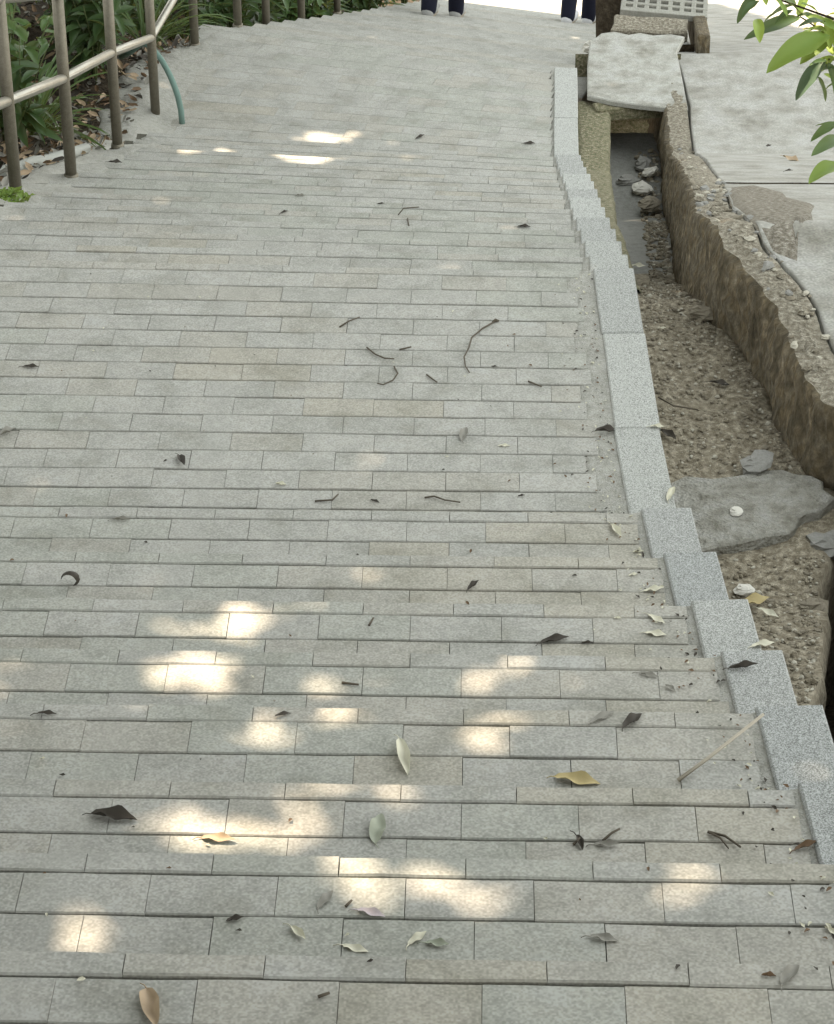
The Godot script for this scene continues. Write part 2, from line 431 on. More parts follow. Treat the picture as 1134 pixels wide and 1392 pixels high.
# ---------------------------------------------------------------- paving
var bricks := []      # shared paver meshes
var edgers := []      # narrow pavers along a nosing

func lay_row(parent: Node3D, st: SurfaceTool, s_far: float, s_near: float, y: float, narrow: bool, idx: int, gap_right := 0.03) -> void:
	var mid := (s_far + s_near) / 2
	var k := row_turn(mid)
	var lo := left_edge(mid)
	var hi := kerb_in(mid) - gap_right
	var x := lo - fposmod(idx * 0.1 + rng.randf_range(-0.012, 0.012), 0.2)
	var gz := rng.randf_range(0.0048, 0.0085) * (1.0 if mid < 8.0 else 0.75 if mid < 12.0 else 0.5)
	while x < hi:
		var a := maxf(x, lo)
		var b := minf(x + 0.2, hi)
		x += 0.2
		if hi - b < 0.06:
			b = hi + rng.randf_range(-0.008, 0.008)
			x = hi
		if b - a < 0.03: continue
		var xc := (a + b) / 2
		var zf := s_far - row_turn(s_far) * xc
		var zn := s_near - row_turn(s_near) * xc
		var gx := rng.randf_range(0.0001, 0.0007) if rng.randf() < 0.8 else rng.randf_range(0.0008, 0.0014)
		var bl := ((b - a) * sqrt(1.0 + k * k) - gx) / 0.2
		var bw := (zf - zn - maxf(0.001, gz + (rng.randf_range(-0.001, 0.0012) if rng.randf() < 0.8 else -0.004))) / (0.05 if narrow else 0.1)
		var tilt := Basis(Vector3.UP, -atan(k) + rng.randf_range(-0.003, 0.003)) * Basis(Vector3.RIGHT, rng.randf_range(-0.004, 0.004)) * Basis(Vector3.BACK, rng.randf_range(-0.003, 0.003))
		var xf := Transform3D(tilt * Basis.from_scale(Vector3(bl, 1, bw)), V(xc, y + rng.randf_range(-0.0006, 0.0006), (zf + zn) / 2 + rng.randf_range(-0.0012, 0.0012)))
		var mesh: Mesh = edgers[rng.randi() % edgers.size()] if narrow else bricks[rng.randi() % bricks.size()]
		if st:
			st.append_from(mesh, 0, xf)
		else:
			var tone := rng.randi() % 4
			var warm := sin(xc * 2.1 + mid * 1.3) + rng.randf_range(-0.9, 0.9) + (0.5 if xc > 0.2 and mid < 5.5 else -0.3)
			if mid < 5.8 and xc > -0.1 and rng.randf() < 0.35 + 0.4 * smoothstep(0.0, 0.5, xc): tone = 4 if rng.randf() < 0.45 else 2
			elif warm > 1.1: tone = 4 if rng.randf() < 0.3 else 2
			elif warm < -1.1: tone = 5
			part(parent, "brick", mesh, M.brick[tone], xf)

# cement core of a run of treads: [s_far, s_near, level] with the riser that drops from s_far to the next level
func core_mesh(treads: Array, sink: float) -> ArrayMesh:
	var st := new_st()
	st.set_smooth_group(-1)
	for t in treads:
		var lo := left_edge(t[0]) - 0.05
		var hi := kerb_in(t[0]) + 0.02
		var p := func(s: float, x: float, y: float) -> Vector3: return V(x, y, s - row_turn(s) * x)
		var y: float = t[2] - sink
		var f: float = t[0] - 0.004
		var n: float = t[1] - 0.006
		quad(st, p.call(n, lo, y), p.call(f, lo, y), p.call(f, hi, y), p.call(n, hi, y))
		quad(st, p.call(f, lo, y), p.call(f, lo, y - 0.2), p.call(f, hi, y - 0.2), p.call(f, hi, y))
	return done(st)

# ragged cement fillet between the pavers and the kerb
func fillet_mesh(treads: Array, wide: float) -> ArrayMesh:
	var st := new_st()
	for t in treads:
		var z: float = t[1]
		while z < t[0] - 0.004:
			var z2 := minf(z + 0.035, t[0] - 0.002)
			var q := []
			for zz in [z, z2]:
				var e := kerb_in(zz) + 0.01
				var n: float = wide * (1.25 + 0.25 * sin(zz * 23.0) * sin(zz * 7.1 + 1.0))
				var yb: float = t[2] + 0.0015 * sin(zz * 41.0)
				q.append([V(e, yb + 0.004, zz - row_turn(zz) * e), V(e - n * 0.5, yb - 0.0005, zz - row_turn(zz) * e), V(e - n - 0.01, yb - 0.006, zz - row_turn(zz) * e)])
			for j in 2:
				quad(st, q[0][j], q[1][j], q[1][j + 1], q[0][j + 1])
			z = z2
	return done(st, true)

func build_paving() -> void:
	for i in 8: bricks.append(block_mesh(0.2, 0.045, 0.1, 0.0022, 0.0009, true, 0.18))
	for i in 5: edgers.append(block_mesh(0.2, 0.1, 0.05, 0.003, 0.0011, true, 0.25))
	# flight between the viewer and the landing
	var o := thing("stair_flight", "upper flight of brick steps with dappled sunlight", "stairs", "", Vector3.ZERO, "structure")
	var st := new_st()
	var treads := []
	for k in range(1, 15):
		var f: float = NOSE[k]
		var n: float = NOSE[k + 1]
		var y := RISE * k
		treads.append([f, n, y])
		var e := 0.052
		var rest := f - e
		var near_frame := k <= 9
		lay_row(o, null if near_frame else st, f, rest, y, true, k, 0.012)
		var r := 0
		while rest - n > 0.02:
			var nxt := maxf(rest - 0.1, n)
			lay_row(o, null if (near_frame and r < 2) else st, rest, nxt, y, nxt - n < 0.001 and rest - nxt < 0.07, k + r + 1, 0.014)
			rest = nxt
			r += 1
	var h := part(o, "hidden_bricks", st.commit(), M.brick[1])
	h.set_meta("kind", "stuff")
	part(o, "mortar_bed", core_mesh(treads, 0.011), M.mortar)
	part(o, "cement_fillet", fillet_mesh(treads, 0.028), M.fill)
	# landing
	o = thing("landing", "flat brick landing between two flights of steps", "landing", "", Vector3.ZERO, "structure")
	treads = [[7.25, NOSE[1], 0.0]]
	lay_row(o, null, 7.25, 7.2, 0.0, true, 0, 0.05)
	var s := 7.2
	var i := 1
	while s > NOSE[1] + 0.02:
		var nxt := maxf(s - 0.1, NOSE[1])
		lay_row(o, null, s, nxt, 0.0, false, i, 0.062 + 0.02 * sin(i * 1.7))
		s = nxt
		i += 1
	part(o, "mortar_bed", core_mesh(treads, 0.011), M.mortar)
	part(o, "cement_fillet", fillet_mesh(treads, 0.075), M.fill)
	# flight below the landing
	o = thing("stair_flight", "lower flight of thirteen brick steps between railing and granite kerb", "stairs", "", Vector3.ZERO, "structure")
	st = new_st()
	treads = []
	for j in range(1, 13):
		var f := 7.25 + 0.4 * j
		var n := f - 0.4
		var y := -RISE * j
		treads.append([f, n, y])
		lay_row(o, null, f, f - 0.05, y, true, j, 0.02)
		lay_row(o, null, f - 0.05, f - 0.15, y, false, j + 1, 0.02)
		lay_row(o, st, f - 0.15, f - 0.25, y, false, j, 0.02)
		lay_row(o, st, f - 0.25, f - 0.35, y, false, j + 1, 0.02)
		lay_row(o, st, f - 0.35, n, y, true, j, 0.02)
	h = part(o, "hidden_bricks", st.commit(), M.brick[0])
	h.set_meta("kind", "stuff")
	part(o, "mortar_bed", core_mesh(treads, 0.011), M.mortar)
	part(o, "cement_fillet", fillet_mesh(treads, 0.02), M.fill)
	# second landing, its rows fan out towards the turn of the path
	o = thing("landing", "lower brick landing where the path turns beside the concrete drain cover", "landing", "", Vector3.ZERO, "structure")
	treads = [[13.72, 12.05, -1.846]]
	lay_row(o, null, 13.72, 13.66, -1.846, true, 0, 0.02)
	for r in 16:
		lay_row(o, null, 13.66 - 0.1006 * r, 13.66 - 0.1006 * (r + 1), -1.846, false, r + 1, 0.02)
	part(o, "mortar_bed", core_mesh(treads, 0.011), M.mortar)
	part(o, "cement_fillet", fillet_mesh(treads, 0.02), M.fill)
	# far flight that the path goes on with, seen at a grazing angle: each tread one part
	o = thing("stair_flight", "far flight of shallow brick steps with two people walking", "stairs", "", Vector3.ZERO, "structure")
	var dir := Vector3(0.332, 0, -0.943)
	var along := Vector3(0.943, 0, 0.332)
	for j in range(1, 25):
		var mid := V(0, 0, 13.72) + dir * (0.4 * j - 0.2)
		var zc := -mid.z
		var lo := left_edge(zc) - mid.x + 0.05
		var hi := path_right(zc) - mid.x + 0.1
		var c := mid + along * (lo + hi) / 2
		c.y = -1.846 - RISE * j
		part(o, "tread", block_mesh(hi - lo, 0.16, 0.398, 0.006, 0.002), M.brick[j % 4], Transform3D(Basis(Vector3.UP, -atan(0.352)), c))
	# paths beyond the frame at both ends
	part(self, "upper_path", sheet([[V(-1.8, 2.0, -0.3), V(1.2, 2.0, -0.3)], [V(-1.8, 2.0, -9), V(1.2, 2.0, -9)]]), M.brick[1]).set_meta("kind", "structure")
	part(self, "lower_path", sheet([[V(0.5, -5.27, 22.6), V(6.0, -5.27, 22.6)], [V(6, -5.27, 60), V(14, -5.27, 60)]]), M.brick[0]).set_meta("kind", "structure")

func build_kerb() -> void:
	var o := thing("granite_kerb", "pale speckled granite kerb stepping down the right side of the stairs", "kerb")
	var put := func(z_far: float, z_near: float, y: float, h: float) -> void:
		var tone := rng.randi() % 3 if z_far < 5.7 else 2 + rng.randi() % 3  # near slabs darker: partly stone tone, partly the dimmer light there painted in
		var xa: float = kerb_in(z_far) + 0.0635
		var xb: float = kerb_in(z_near) + 0.0635
		var l := z_far - z_near - 0.003
		var xf := Transform3D(Basis(Vector3.UP, atan2(xb - xa, z_far - z_near)) * Basis(Vector3.BACK, rng.randf_range(-0.006, 0.006)), V((xa + xb) / 2 + rng.randf_range(-0.003, 0.003), y, (z_far + z_near) / 2))
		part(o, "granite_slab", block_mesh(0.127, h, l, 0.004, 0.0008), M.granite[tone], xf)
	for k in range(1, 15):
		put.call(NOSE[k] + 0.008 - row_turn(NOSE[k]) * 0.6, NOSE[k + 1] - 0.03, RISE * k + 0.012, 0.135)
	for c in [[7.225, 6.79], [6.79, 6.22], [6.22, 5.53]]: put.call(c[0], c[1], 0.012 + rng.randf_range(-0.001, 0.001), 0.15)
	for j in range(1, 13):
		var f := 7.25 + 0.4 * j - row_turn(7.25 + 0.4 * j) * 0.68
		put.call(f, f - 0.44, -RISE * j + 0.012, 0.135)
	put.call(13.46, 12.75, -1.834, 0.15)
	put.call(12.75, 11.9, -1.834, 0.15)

# ---------------------------------------------------------------- the right side: channel, wall, pavement
var lump := FastNoiseLite.new()

func bump_at(x: float, z: float, f: float) -> float: return lump.get_noise_2d(x * f, z * f)

func build_channel() -> void:
	lump.seed = 5
	lump.frequency = 1.0
	lump.fractal_octaves = 3
	# floor of the channel, silted up beside the landing, cut off towards the pit
	var rows := []
	var z := 2.2
	while z < 13.3:
		var a := kerb_in(z) + 0.10
		var b := minf(pit_edge(z), wall_base(z) + 0.02) if z < 6.0 else wall_base(z) + 0.02
		b += 0.02 * bump_at(z, 3.0, 6.0) * (1.0 if z < 6.0 else 0.0)
		var r := []
		for i in 15:
			var x := lerpf(a, b, i / 14.0)
			var flat := 0.35 if z > 9.3 else 1.0
			r.append(V(x, bed_level(z) + (bump_at(x, z, 5.0) * 0.02 + bump_at(x, z, 22.0) * 0.009) * flat, z))
		if z < 6.0:
			r.append(V(b + 0.015, bed_level(z) - 0.06 + 0.02 * bump_at(z, 9.0, 8.0), z))
			r.append(V(b - 0.01, bed_level(z) - 0.75, z))
		else:
			r.append(V(b + 0.001, bed_level(z) - 0.06, z))
			r.append(V(b + 0.002, bed_level(z) - 0.75, z))
		rows.append(r)
		z += 0.03
	var lower := []
	var upper := []
	for r in rows:
		if -r[0].z < 9.6: upper.append(r)
		if -r[0].z > 9.54: lower.append(r)
	var cb := part(self, "channel_bed", sheet(upper), M.soil)
	tag(cb, "brown silted channel bed of earth and small stones beside the granite kerb", "channel bed", "", "structure")
	cb = part(self, "channel_bed", sheet(lower), M.greyfloor)
	tag(cb, "smooth grey cement floor of the open drain channel", "channel bed", "", "structure")
	# pit floor
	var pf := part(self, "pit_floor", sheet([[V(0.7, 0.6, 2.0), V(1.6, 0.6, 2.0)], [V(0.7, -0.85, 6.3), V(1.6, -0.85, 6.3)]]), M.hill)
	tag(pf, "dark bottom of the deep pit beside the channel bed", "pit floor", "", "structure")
	# mossy ledge between kerb and open channel
	rows = []
	z = 7.6
	while z < 13.12:
		var a := kerb_in(z) + 0.12
		var b := ledge_edge(z) + 0.008 * bump_at(z, 1.0, 9.0)
		var y := fall(z) - 0.07 - 0.06 * smoothstep(8.8, 7.6, z)
		var r := [V(a, y - 0.1, z)]
		for i in 6:
			var x := lerpf(a, b, i / 5.0)
			r.append(V(x, y + bump_at(x, z, 14.0) * 0.012, z))
		r.append(V(b + 0.012, y - 0.02, z))
		r.append(V(b + 0.012, bed_level(z) - 0.05, z))
		rows.append(r)
		z += 0.05
	var lg := part(self, "channel_ledge", sheet(rows), M.moss)
	tag(lg, "mossy concrete ledge between granite kerb and open drain channel", "ledge")
	# stained retaining wall
	var w := thing("channel_wall", "brown stained concrete channel wall with a crumbling top edge", "wall")
	rows = []
	var tops := []
	z = 2.0
	while z < 14.06:
		var xb := wall_base(z)
		var yb := bed_level(z) - (0.9 if z < 6.1 else 0.08)
		var yt := pave_level(z)
		var r := []
		for i in 13:
			var t := i / 12.0
			var y := lerpf(yb, yt - 0.015, t)
			r.append(V(xb + 0.012 * t + bump_at(z, y, 3.0) * 0.02 + bump_at(z + 5.0, y * 1.5, 9.0) * 0.012 + bump_at(z, y, 24.0) * 0.006, y, z))
		var crumb := absf(bump_at(z, 7.7, 5.0)) * 0.06 + absf(bump_at(z, 1.7, 19.0)) * 0.02
		r.append(V(xb + 0.02 + crumb * 0.5, yt - 0.006 + bump_at(z, 2.0, 9.0) * 0.010, z))
		tops.append([r[-1], V(xb + 0.05 + crumb * 0.5, yt - 0.002 + bump_at(z, 3.0, 14.0) * 0.012, z), V(xb + 0.075, yt + 0.004 + bump_at(z, 4.0, 14.0) * 0.012, z), V(xb + 0.105, yt + bump_at(z, 5.0, 14.0) * 0.012, z), V(xb + 0.135, yt + 0.0 + bump_at(z, 6.0, 9.0) * 0.010, z), V(xb + 0.15, yt - 0.08, z)])
		rows.append(r)
		z += 0.025
	part(w, "wall_face", sheet(rows), M.stain)
	part(w, "wall_top", sheet(tops), M.rubble)
	for i in 120:
		var zz := rng.randf_range(6.1, 12.6) if i < 20 else rng.randf_range(6.3, 9.0)
		var rr := rng.randf_range(0.005, 0.014) * (1.5 if rng.randf() < 0.12 else 1.0)
		var p := V(wall_base(zz) + rng.randf_range(0.03, 0.15), pave_level(zz) + rr * 0.3, zz)
		part(w, "stone", stone_mesh(Vector3(rr * rng.randf_range(1.0, 1.7), rr * 0.6, rr), 0.4, 6), [M.palegravel, M.greystone, M.rubble, M.brownstone, M.rubble][rng.randi() % 5], Transform3D(Basis(Vector3.UP, rng.randf() * TAU), p))
	# pavement right of the wall, laid in fields with a crack between them
	for part_no in 2:
		rows = []
		z = 9.065 if part_no else 1.0
		var z_end := 30.0 if part_no else 9.06
		while z <= z_end:
			var a := wall_base(z) + 0.14
			if z > 12.9: a = 1.475
			if z > 14.4: a = maxf(1.62, path_right(z))
			var r := [V(a, pave_level(z) - 0.2, z)]
			var n := 26
			for i in n:
				var t := i / float(n - 1)
				var x := a + 0.006 + 6.5 * t * t
				var crack := 0.03 * bump_at(x, 5.0, 3.0) if (part_no == 0 and z > 8.9) or (part_no == 1 and z < 9.3) else 0.0
				var dz := crack + (x - a) * (-0.22 if true else 0.0) * clampf(1.0 - absf(z - 9.08) / 3.0, 0.0, 1.0)
				var y := pave_level(z + dz) + 0.004 + bump_at(x, z + dz, 0.6) * 0.012
				if part_no == 0: y -= 0.005 * smoothstep(8.2, 9.0, z)
				r.append(V(x, y, z + dz))
			rows.append(r)
			z += 0.06 if z < 12.0 else 0.3
		var pv := part(self, "pavement", sheet(rows), M.paving)
		tag(pv, "weathered concrete pavement %s" % ("sloping down beyond the crack" if part_no else "with a cracked dirty patch above the channel wall"), "pavement", "", "structure")
	var dp := part(self, "dirt_patch", slab_mesh_on([[1.08, 7.0], [1.05, 7.25], [1.05, 7.5], [1.05, 7.8], [1.085, 8.1], [1.11, 8.4], [1.17, 8.7], [1.25, 8.82], [1.27, 8.6], [1.31, 8.35], [1.29, 8.1], [1.34, 7.8], [1.28, 7.55], [1.25, 7.3], [1.21, 7.15], [1.15, 6.92]], 0.010), M.dirt)
	tag(dp, "dark patch of caked dirt on the concrete pavement beside the wall", "dirt patch")
	# concrete drain cover that bridges the channel
	var slab := part(self, "drain_slab", slab_mesh([[0.93, 13.06], [1.06, 12.98], [1.20, 12.93], [1.465, 12.86], [1.472, 13.4], [1.475, 13.7], [1.54, 13.93], [1.46, 13.97], [1.36, 13.95], [1.29, 13.99], [1.22, 13.96], [1.14, 14.01], [1.06, 13.98], [0.99, 13.85], [0.955, 13.5]], -1.834, 0.028), M.slab)
	tag(slab, "pale flat concrete slab covering the drain channel", "slab")
	# back of the culvert below the slab
	part(slab, "culvert_beam", block_mesh(0.5, 0.07, 0.1, 0.008, 0.006, false), M.moss, Transform3D(Basis(Vector3.UP, 0.18), V(1.21, -1.864, 13.02)))
	part(slab, "culvert_wall", sheet([[V(0.9, -1.85, 13.7), V(1.5, -1.85, 13.7)], [V(0.9, -2.4, 13.7), V(1.5, -2.4, 13.7)]]), M.moss)
	# broken cement patch on the silted bed
	var patch := part(self, "cement_patch", slab_mesh([[0.677, 5.80], [0.68, 5.95], [0.70, 6.06], [0.746, 6.10], [0.82, 6.085], [0.888, 6.10], [0.93, 6.115], [0.975, 6.13], [1.02, 6.135], [1.055, 6.11], [1.10, 6.10], [1.128, 6.07], [1.122, 6.03], [1.15, 5.985], [1.12, 5.945], [1.097, 5.916], [1.06, 5.905], [1.036, 5.88], [1.02, 5.83], [0.996, 5.80], [0.93, 5.785], [0.872, 5.756], [0.80, 5.735], [0.73, 5.70], [0.69, 5.74]], -0.072, 0.05), M.patch)
	tag(patch, "grey broken cement patch with a jagged edge on the channel bed", "cement patch")
	# the gravel nobody could count
	for tone in 3:
		var st := new_st()
		var pebbles := []
		for i in 6: pebbles.append(stone_mesh(Vector3(1.2, 0.6, 0.9), 0.3, 6))
		for i in [2600, 2200, 900][tone]:
			var zz := rng.randf_range(4.0, 8.6) if rng.randf() < 0.85 else rng.randf_range(8.6, 13.0)
			var a := kerb_in(zz) + 0.135
			var b := (minf(pit_edge(zz), wall_base(zz)) if zz < 6.0 else wall_base(zz)) - 0.01
			if zz > 8.8: a = lerpf(ledge_edge(zz), b, 0.62)
			var xx := rng.randf_range(a, b) if rng.randf() < 0.8 else b - absf(rng.randfn(0, 0.03))
			if xx < a: continue
			var rr := rng.randf_range(0.0025, 0.0065) * (1.8 if rng.randf() < 0.08 else 1.0)
			if zz > 8.8: rr *= 2.0
			var y := bed_level(zz) + bump_at(xx, zz, 5.0) * 0.02 + rr * 0.3
			if zz > 5.72 and zz < 6.12: continue
			st.append_from(pebbles[rng.randi() % 6], 0, Transform3D(Basis(Vector3.UP, rng.randf() * TAU) * Basis.from_scale(Vector3.ONE * rr), V(xx, y, zz)))
		var gm := part(self, "gravel", st.commit(), [M.soil, M.brownstone, M.palegravel][tone])
		tag(gm, ["earth coloured", "dark brown", "pale"][tone] + " gravel scattered over the channel bed", "gravel", "", "stuff")
	# larger stones that can be told apart
	for s in [[0.867, 5.90, 0.016, "pale", "single white pebble lying on the grey cement patch", -0.07], [0.951, 6.15, 0.045, "greystone", "flat grey stone at the edge of the cement patch", -0.075], [0.856, 5.56, 0.022, "pale", "pale angular stone on the gravel next to the granite kerb", -0.1], [0.90, 7.12, 0.035, "brownstone", "dark stone lodged at the foot of the stained wall", -0.10], [1.10, 5.80, 0.05, "greystone", "grey stone at the rim of the dark pit", -0.12], [1.02, 5.45, 0.04, "brownstone", "brown stone sticking out over the dark pit", -0.09], [1.19, 12.4, 0.05, "pale", "whitish rubble lump in the open drain", -2.1], [1.21, 12.1, 0.055, "brownstone", "brown rubble lump in the open drain", -2.05], [1.22, 12.75, 0.05, "greystone", "grey rubble lump under the concrete slab", -2.12], [1.12, 12.55, 0.045, "greystone", "grey flat rubble in the middle of the open drain", -2.12], [1.25, 12.62, 0.04, "pale", "pale rubble chip against the drain wall", -2.1]]:
		var sm := part(self, "stone", stone_mesh(Vector3(s[2] * 1.3, s[2] * 0.6, s[2]), 0.3, 9), M[s[3]], Transform3D(Basis(Vector3.UP, rng.randf() * TAU), V(s[0], s[5] + s[2] * 0.2, s[1])))
		tag(sm, s[4], "stone")

func slab_mesh(poly: Array, y: float, thick: float) -> ArrayMesh:
	var st := new_st()
	st.set_smooth_group(-1)
	var p := PackedVector2Array()
	for q in poly: p.append(Vector2(q[0], q[1]))
	var tri := Geometry2D.triangulate_polygon(p)
	var c := 0.006
	var inner := Geometry2D.offset_polygon(p, -c)[0]
	tri = Geometry2D.triangulate_polygon(inner)
	for i in tri.size():
		var q := inner[tri[i]]
		st.add_vertex(V(q.x, y, q.y))
	var n := p.size()
	for i in n:
		var a := p[i]
		var b := p[(i + 1) % n]
		var ia := Vector2.ZERO
		var ib := Vector2.ZERO
		for q in inner:
			if ia == Vector2.ZERO or q.distance_to(a) < ia.distance_to(a): ia = q
			if ib == Vector2.ZERO or q.distance_to(b) < ib.distance_to(b): ib = q
		quad(st, V(ia.x, y, ia.y), V(ib.x, y, ib.y), V(b.x, y - c, b.y), V(a.x, y - c, a.y))
		quad(st, V(a.x, y - c, a.y), V(b.x, y - c, b.y), V(b.x, y - thick, b.y), V(a.x, y - thick, a.y))
	tri = Geometry2D.triangulate_polygon(p)
	for i in tri.size():
		st.add_vertex(V(p[tri[i]].x, y - thick, p[tri[i]].y))
	return done(st)

# thin crust with a given outline lying on the pavement
func slab_mesh_on(poly: Array, lift: float) -> ArrayMesh:
	var st := new_st()
	var c := Vector2.ZERO
	for q in poly: c += Vector2(q[0], q[1]) / poly.size()
	var n := poly.size()
	var at := func(i: int, f: float) -> Vector3:
		var q := c.lerp(Vector2(poly[i % n][0], poly[i % n][1]), f * (1.0 + 0.10 * bump_at(i * 3.7, f * 5.0, 1.0)))
		return V(q.x, pave_level(q.y) + 0.004 + bump_at(q.x, q.y, 0.6) * 0.012 + (lift if f < 1.0 else -0.004) + 0.004 * bump_at(q.x, q.y, 20.0), q.y)
	for i in n:
		for k in 6:
			var f0 := k / 6.0
			var f1 := (k + 1) / 6.0
			quad(st, at.call(i, f0), at.call(i, f1), at.call(i + 1, f1), at.call(i + 1, f0))
	return done(st, true)

func build_inlet() -> void:
	# broken inlet behind the slab: a dark gap, a mossy lintel and a tilted grating
	var lintel := part(self, "drain_lintel", block_mesh(0.44, 0.10, 0.2, 0.012, 0.012, false), M.rubble, Transform3D(Basis(Vector3.UP, -0.12) * Basis(Vector3.RIGHT, 0.08), V(1.38, -1.935, 14.40)))
	tag(lintel, "grey broken concrete lintel above the dark drain opening", "lintel")
	var g := thing("drain_grating", "pale concrete drain grating with rows of square holes", "grating", "", V(1.50, -1.90, 14.80))
	g.rotation = Vector3(0.10, -0.12, -0.05)
	for i in 8:
		part(g, "bar", block_mesh(0.028, 0.04, 0.5, 0.003, 0.001, false), M.grate, Transform3D(Basis.IDENTITY, Vector3(-0.24 + i * 0.07, 0, 0)))
	for i in 7:
		part(g, "cross_bar", block_mesh(0.52, 0.038, 0.03 if i > 0 and i < 6 else 0.05, 0.003, 0.001, false), M.grate, Transform3D(Basis.IDENTITY, Vector3(0.005, 0.002, -0.24 + i * 0.08)))
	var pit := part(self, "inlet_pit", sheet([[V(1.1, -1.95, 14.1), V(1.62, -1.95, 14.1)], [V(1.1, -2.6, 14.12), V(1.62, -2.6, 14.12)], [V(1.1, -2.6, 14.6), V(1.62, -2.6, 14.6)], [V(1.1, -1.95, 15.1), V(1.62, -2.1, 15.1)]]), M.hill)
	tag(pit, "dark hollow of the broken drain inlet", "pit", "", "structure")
	var side := part(self, "brown_kerb", block_mesh(0.075, 0.2, 1.9, 0.01, 0.004), M.stain, Transform3D(Basis(Vector3.UP, -0.06) * Basis(Vector3.RIGHT, -0.17), V(1.71, -2.0, 14.9)))
	tag(side, "low brown kerb beside the drain grating", "kerb")
	for s in [[1.13, 14.16, 0.06, "pale"], [1.17, 14.33, 0.05, "greystone"], [1.12, 14.5, 0.06, "brownstone"], [1.57, 14.2, 0.055, "greystone"], [1.55, 14.38, 0.05, "brownstone"], [1.2, 14.62, 0.06, "greystone"], [1.08, 14.75, 0.05, "pale"]]:
		var sm := part(self, "rubble_stone", stone_mesh(Vector3(s[2] * 1.2, s[2], s[2]), 0.4, 9), M[s[3]], Transform3D(Basis(Vector3.UP, rng.randf() * TAU), V(s[0], fall(s[1]) - 0.03, s[1])))
		tag(sm, {"pale": "whitish", "greystone": "grey", "brownstone": "brown"}[s[3]] + " rubble stone by the broken drain inlet", "stone", "rubble around the drain inlet")

# ---------------------------------------------------------------- the left side: railing, bank, plants
const POSTS := [[-1.72, 8.1, -0.30], [-1.60, 9.336, -0.715], [-1.493, 10.14, -0.994], [-1.449, 11.44, -1.42], [-1.403, 12.78, -1.846], [-1.272, 13.844, -1.85], [-1.07, 14.5, -1.99], [-0.95, 15.3, -2.32], [-0.77, 16.2, -2.68], [-0.58, 17.7, -3.12]]

func bank_level(x: float, z: float) -> float:
	var d := maxf(0.0, left_edge(z) - x)
	var turn := z + row_turn(z) * x if z < 12.0 else z
	return fall(turn) + 0.012 - 0.12 * smoothstep(14.3, 15.5, z) + 0.32 * maxf(0.0, d - 0.25) * smoothstep(0.2, 1.2, d) + bump_at(x, z, 2.5) * 0.035 * smoothstep(0.0, 0.4, d) + bump_at(x, z, 9.0) * 0.008

func build_railing() -> void:
	var o := thing("railing", "weathered steel tube railing with posts and two rails along the bank", "railing")
	var bases := []
	var low := [0.37, 0.405, 0.45, 0.474, 0.452, 0.45, 0.45, 0.45, 0.45, 0.45]
	for p in POSTS:
		var b := V(p[0], p[2], p[1])
		bases.append(b)
		part(o, "post", tube([b + Vector3(0, -0.05, 0), b + Vector3(0, 0.83, 0)], [0.025, 0.025], 16), M.steel)
		part(o, "base_plate", tube([b + Vector3(0, -0.02, 0), b + Vector3(0, 0.012, 0)], [0.034, 0.03], 14), M.steel)
	for i in bases.size() - 1:
		part(o, "upper_rail", tube([bases[i] + Vector3(0, 0.83, 0), bases[i + 1] + Vector3(0, 0.83, 0)], [0.027, 0.027], 16), M.steelrail)
		part(o, "lower_rail", tube([bases[i] + Vector3(0, low[i], 0), bases[i + 1] + Vector3(0, low[i + 1], 0)], [0.021, 0.021], 16), M.steelrail)

func build_bank() -> void:
	var rows := []
	var z := -3.0
	while z < 30.0:
		var r := []
		var e := left_edge(z) - (0.16 if z > 7.4 and z < 14.85 else -0.03)
		for i in 12:
			var t := i / 33.0
			var x := e - 9.0 * t * t - 0.5 * t
			r.append(V(x, bank_level(x, z) - (0.02 if i == 0 else 0.0), z))
		rows.append(r)
		z += 0.08 if z > 7.0 and z < 15.0 else 0.4
	var b := part(self, "bank", sheet(rows), M.hill)
	tag(b, "earth bank covered in leaf litter beside the railing", "bank", "", "structure")
	# sandy margin between paving and bank
	rows = []
	z = 7.4
	while z < 14.9:
		var r := []
		for i in 12:
			var x := left_edge(z) + 0.05 * bump_at(z, 1.0, 2.0) + 0.10 + 0.05 * bump_at(z, 3.0, 6.0) - 0.04 * i
			var y := lerpf(step_level(left_edge(z) + 0.1, z) + 0.004, bank_level(x, z) + 0.008, smoothstep(1.0, 6.0, i))
			r.append(V(x, y + bump_at(x, z, 12.0) * 0.004 - (0.012 if i == 0 else 0.05 if i == 11 else 0.0), z))
		rows.append(r)
		z += 0.06
	var mg := part(self, "sandy_margin", sheet(rows), M.fill)
	tag(mg, "sandy dirt margin between the brick paving and the bank", "margin", "", "structure")
	# leaf litter
	for tone in 4:
		var st := new_st()
		for i in 900:
			var zz := rng.randf_range(8.0, 17.0)
			var xx := left_edge(zz) - 0.13 - absf(rng.randfn(0, 0.8))
			var l := rng.randf_range(0.035, 0.085)
			leaf_into(st, Transform3D(Basis(Vector3.UP, rng.randf() * TAU) * Basis(Vector3.RIGHT, rng.randf_range(-0.6, 0.6)) * Basis(Vector3.BACK, rng.randf_range(-0.3, 0.5)), V(xx, bank_level(xx, zz) + rng.randf_range(0.004, 0.03), zz)), l, l * 0.42, rng.randf_range(0, 0.6), rng.randf_range(-0.5, 0.9), 0.2, 4)
		var lt := part(self, "leaf_litter", done(st, true), [M.dark, M.brown, M.tan, M.grey][tone])
		tag(lt, ["blackish", "brown", "tan", "grey"][tone] + " leaf litter on the bank behind the railing", "leaf litter", "", "stuff")

